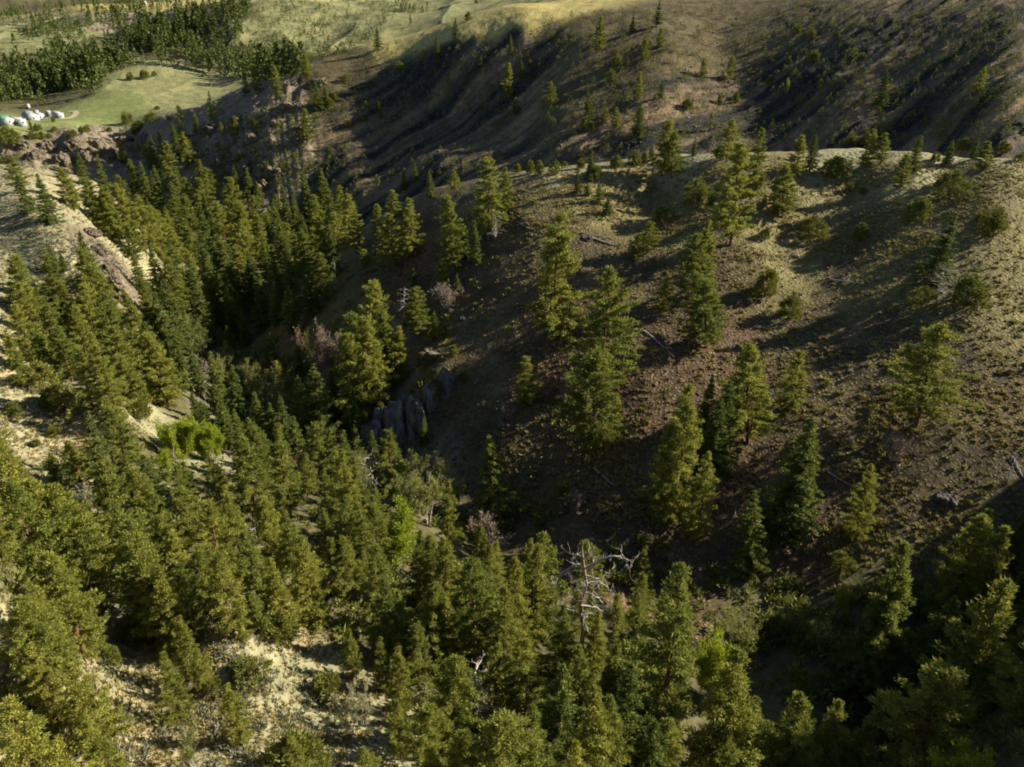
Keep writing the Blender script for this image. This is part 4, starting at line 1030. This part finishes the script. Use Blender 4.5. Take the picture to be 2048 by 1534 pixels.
building('barn', 'red farm building on the far field at the top edge', 'barn', 248, 5, 22, 10, 5, 3, R(-10), 'red', 'red', 'buildings far across the valley')
building('shed', 'tiny white shed on the far field at the top edge', 'shed', 288, 8, 9, 7, 4, 2, R(-20), 'white', 'pale', 'buildings far across the valley')

def truck():
    x, y, z = world_at(57, 217); e = thing('camper_van', 'white camper van parked at the edge of the trees behind the houses', 'van', (x, y, z + .25), R(-50))
    A = Acc(); box(A, -2.8, 1.4, -1.1, 1.1, .45, 2.9); box(A, 1.4, 2.9, -1.0, 1.0, .45, 1.5); V = np.array([[1.4, -1, 1.5], [1.4, 1, 1.5], [2.4, 1, 1.5], [2.4, -1, 1.5], [1.4, -1, 2.6], [1.4, 1, 2.6], [1.8, .95, 2.4], [1.8, -.95, 2.4]])
    A.add(V + [.004, 0, .004], np.array([[4, 5, 6, 7], [0, 4, 7, 3], [1, 2, 6, 5], [3, 7, 6, 2]])); part('body', A.mesh('body', [HM['white']]), e)
    G = Acc(); box(G, -1.6, -.2, -1.13, -1.105, 1.5, 2.2); part('window', G.mesh('window', [HM['glass']]), e)
    for wx in (-1.8, 2.0):
        for wy in (-1.12, .92):
            V, F = tube([[wx, wy, .42], [wx, wy + .2, .42]], [.42, .42], 14); W_ = Acc(); W_.add(V, F); part('wheel', W_.mesh('wheel', [HM['tyre']]), e)
truck()

def road(pts, w, label):
    P = np.array([world_at(*p) for p in pts]); k = np.linspace(0, len(P) - 1, len(P) * 8)
    Q = np.stack([np.interp(k, np.arange(len(P)), P[:, c]) for c in range(2)], 1); d = unit(np.gradient(Q, axis=0)); nrm = np.stack([-d[:, 1], d[:, 0]], 1)
    rows_ = [Q + nrm * w * t for t in (-.5, -.17, .17, .5)]
    V = np.stack([np.concatenate([r, (ground(r[:, 0], r[:, 1]) + CAM_Z + .28)[:, None]], 1) for r in rows_], 1).reshape(-1, 3); m = len(Q)
    i, j = np.meshgrid(np.arange(m - 1), np.arange(3), indexing='ij'); q = np.stack([i * 4 + j, (i + 1) * 4 + j, (i + 1) * 4 + j + 1, i * 4 + j + 1], -1).reshape(-1, 4)
    o = bpy.data.objects.new('dirt_road', mesh_np('dirt_road', V, [q], [RD])); col.objects.link(o); o['kind'] = 'structure'; o['label'] = label
b = NB('packed_dirt'); geo_ = b.n('NewGeometry'); b.l(b.mix(b.noise(.6, 5, geo_.outputs['Position']), (.34, .27, .18), (.46, .38, .27)), b.p.inputs['Base Color']); RD = b.m
road([(80, 238), (95, 239), (115, 240), (135, 238), (148, 233), (153, 226), (148, 222), (136, 225)], 4.0, 'pale dirt driveway looping round to the terrace houses')

# ------------------------------------------------------------------ labels: which tree is which
WORD = {'P': ('pine', 'pines'), 'F': ('fir', 'firs'), 'J': ('juniper bush', 'juniper bushes'), 'Y': ('lime green tree', 'yellow green leafing trees'),
        'U': ('pale budding tree', 'pale budding trees'), 'O': ('silvery shrub', 'silvery shrubs'), 'B': ('bare twiggy shrub', 'bare shrubs'), 'R': ('rusty brown dying tree', 'dying trees'), 'S': ('bleached dead tree', 'dead trees')}
OWN = {  # photo position of the tip -> its own words
 (1110,408): 'tallest airy pine with bare orange lower trunk, left of the double pines', (1220,530): 'tall knobbly pine just right of the tallest airy pine',
 (1201,697): 'bright dense pine at the foot of the knobbly central pine', (1050,712): 'small bright pine standing alone below the tallest airy pine',
 (1490,278): 'tall leaning column like pine near the crest of the right hill', (1430,555): 'flat sided pine with bare dark lower trunk above the red scree',
 (1393,460): 'bright narrow pine left of a taller twin on the right hill', (1414,435): 'slim pointed pine behind its brighter twin on the right hill',
 (1892,640): 'broad loose pine standing alone low on the far right slope', (1638,825): 'layered dark fir with drooping tiers at the foot of the right hill',
 (1530,682): 'broad yellow green pine above the layered dark fir', (1375,768): 'tall lit pine in front of the dark firs at the hill foot',
 (1335,236): 'broad pine standing on the crest of the right hill', (1352,260): 'second rounder stem of the broad pine on the crest',
 (975,308): 'pale broad pine at the left end of the crest', (904,383): 'narrow pine just left of the pale broad crest pine',
 (1902,428): 'dark pointed fir above the round junipers on the right', (1540,530): 'round yellowish juniper left of a grey dead post',
 (1855,566): 'small round juniper left of the white snag on the right', (1952,538): 'large round dark juniper right of the white snag',
 (1893,532): 'white forked snag between two round junipers on the right', (1575,506): 'short grey dead post standing on the right hill',
 (1376,1122): 'tallest near pine right of the big bleached snag', (1446,1240): 'bright lime green tree tucked against the tallest near pine',
 (1500,1310): 'broad near pine at the edge of the black gully', (1498,1195): 'pale wispy tree standing out against the black gully',
 (1843,1074): 'tall pine with a sunlit right edge in the dark gully', (1895,1358): 'broad pointed pine at the bottom right edge of the gully',
 (166,820): 'nearly black narrow tree beside the pale slope on the left', (792,998): 'rounded lime green tree in the middle of the near forest',
 (607,880): 'flat topped brown dying tree with bare trunk in the near forest', (738,885): 'thin bare grey snag rising behind the near forest',
 (628,640): 'reddish brown dying tree left of the cliff top pines', (652,628): 'grey bare tree right of the reddish dying tree',
 (803,572): 'forked white snag leaning left of the cliff edge pine', (830,573): 'pale pointed pine on the cliff edge right of a white snag',
 (733,556): 'tallest pine in the clump on the cliff edge', (752,53): 'lone dark fir on the skyline of the yellow grass ridge',
 (910,-8): 'dark fir cut by the top edge on the yellow grass ridge', (1016,122): 'slim bright pine below the yellow ridge end',
 (503,470): 'single lime green tree in the canyon bottom forest', (940,1328): 'crooked white dead tree near the bottom edge',
 (1065,1410): 'grey bare shrub right of the crooked white dead tree', (715,1360): 'silvery shrub by the pale clearing, right of its twin', (694,1380): 'silvery shrub at the edge of the pale clearing',
 (490,712): 'pale yellow budding tree left of its twin in the creek bed', (528,726): 'pale yellow budding tree right of its twin in the creek bed',
 (1968,1478): 'lime green tree at the bottom right corner', (140,955): 'pale grey green shrub beside the shadow on the left slope',
 (605,215): 'pointed fir like pine alone on the edge of the shaded slope', (757,200): 'small sunlit fir alone on the shaded slope',
 (1582,325): 'loose see through pine near the crest right of the column pine', (1325,404): 'small round juniper on the sunny shoulder of the right hill',
}
def zone(p):
    x, y, D = p['qx'], p['qy'], p['y']
    if D > 600: return 'on the far green field'
    if D > 395 and x < 325: return 'along the rim by the white houses'
    if D > 330 and x < 700: return 'beside the sunlit cliff spur'
    if D > 262 and x >= 700:
        return 'on the shaded slope under the yellow ridge' if x < 1000 else ('on the gullied slope behind the crest' if x < 1350 else 'on the brown slope at top right')
    if D > 175 and x > 840: return 'on the crest of the right hill'
    if x > 980 and D > 95 and x - 980 > (95 - D) * 5:
        return 'on the upper right hill' if D > 150 else ('halfway down the right hill' if D > 118 else 'on the lower right hill')
    if x > 1380: return 'in the black gully, bottom right'
    if x < 300 and D > 140: return 'around the pale left slope'
    if x < 420 and D > 96: return 'under the pale left slope'
    if D > 300: return 'far up the canyon forest'
    if D > 215: return 'halfway up the canyon forest'
    if D > 125: return 'in the nearer canyon forest'
    if D > 95: return 'in the shady creek bed'
    side = 'left' if x < 430 else ('centre' if x < 950 else 'right')
    if D < 55: return 'at the %s bottom edge' % side
    return 'in the near forest, %s' % side
sets = {}
for p in plants:
    k = 'F' if p['k'] == 'f' else p['k']; p['zone'] = zone(p)
    p['o']['group'] = WORD[k][1] + ' ' + p['zone']
    own = OWN.get((int(p['px']), int(p['py']))) if p['px'] is not None else None
    if own: p['o']['label'] = own; continue
    sets.setdefault((k, p['zone']), []).append(p)
for (k, zn), lst in sets.items():
    lst.sort(key=lambda p: -p['y'])
    n = len(lst); rowsn = max(1, math.ceil(n / 9)); per = math.ceil(n / rowsn)
    hs = sorted(p['h'] for p in lst)
    for r in range(rowsn):
        row = sorted(lst[r * per:(r + 1) * per], key=lambda p: p['qx'])
        rn = '' if rowsn == 1 else (' in back row' if r == 0 else (' in front row' if r == rowsn - 1 else ' in %s row' % ORD[r]))
        for i, p in enumerate(row):
            big = 'tall ' if p['h'] > hs[int(n * .7)] and n > 3 else ('small ' if p['h'] < hs[int(n * .3)] and n > 3 else '')
            if n == 1: t = '%s %s' % (WORD[k][0], zn)
            elif len(row) == 1: t = '%s%s%s, %s' % (big, WORD[k][0], rn or ' standing alone', zn)
            elif i == 0: t = 'leftmost %s%s, %s' % (WORD[k][0], rn, zn)
            elif i == len(row) - 1: t = 'rightmost %s%s, %s' % (WORD[k][0], rn, zn)
            else: t = '%s %s from left%s, %s' % (ORD[i], WORD[k][0], rn, zn)
            p['o']['label'] = t
allab = Counter(o['label'] for o in bpy.data.objects if o.parent is None and 'label' in o.keys())
print('DUP', [k for k, v in allab.items() if v > 1][:8], 'LONG', [k for k in allab if len(k.split()) > 16][:5])
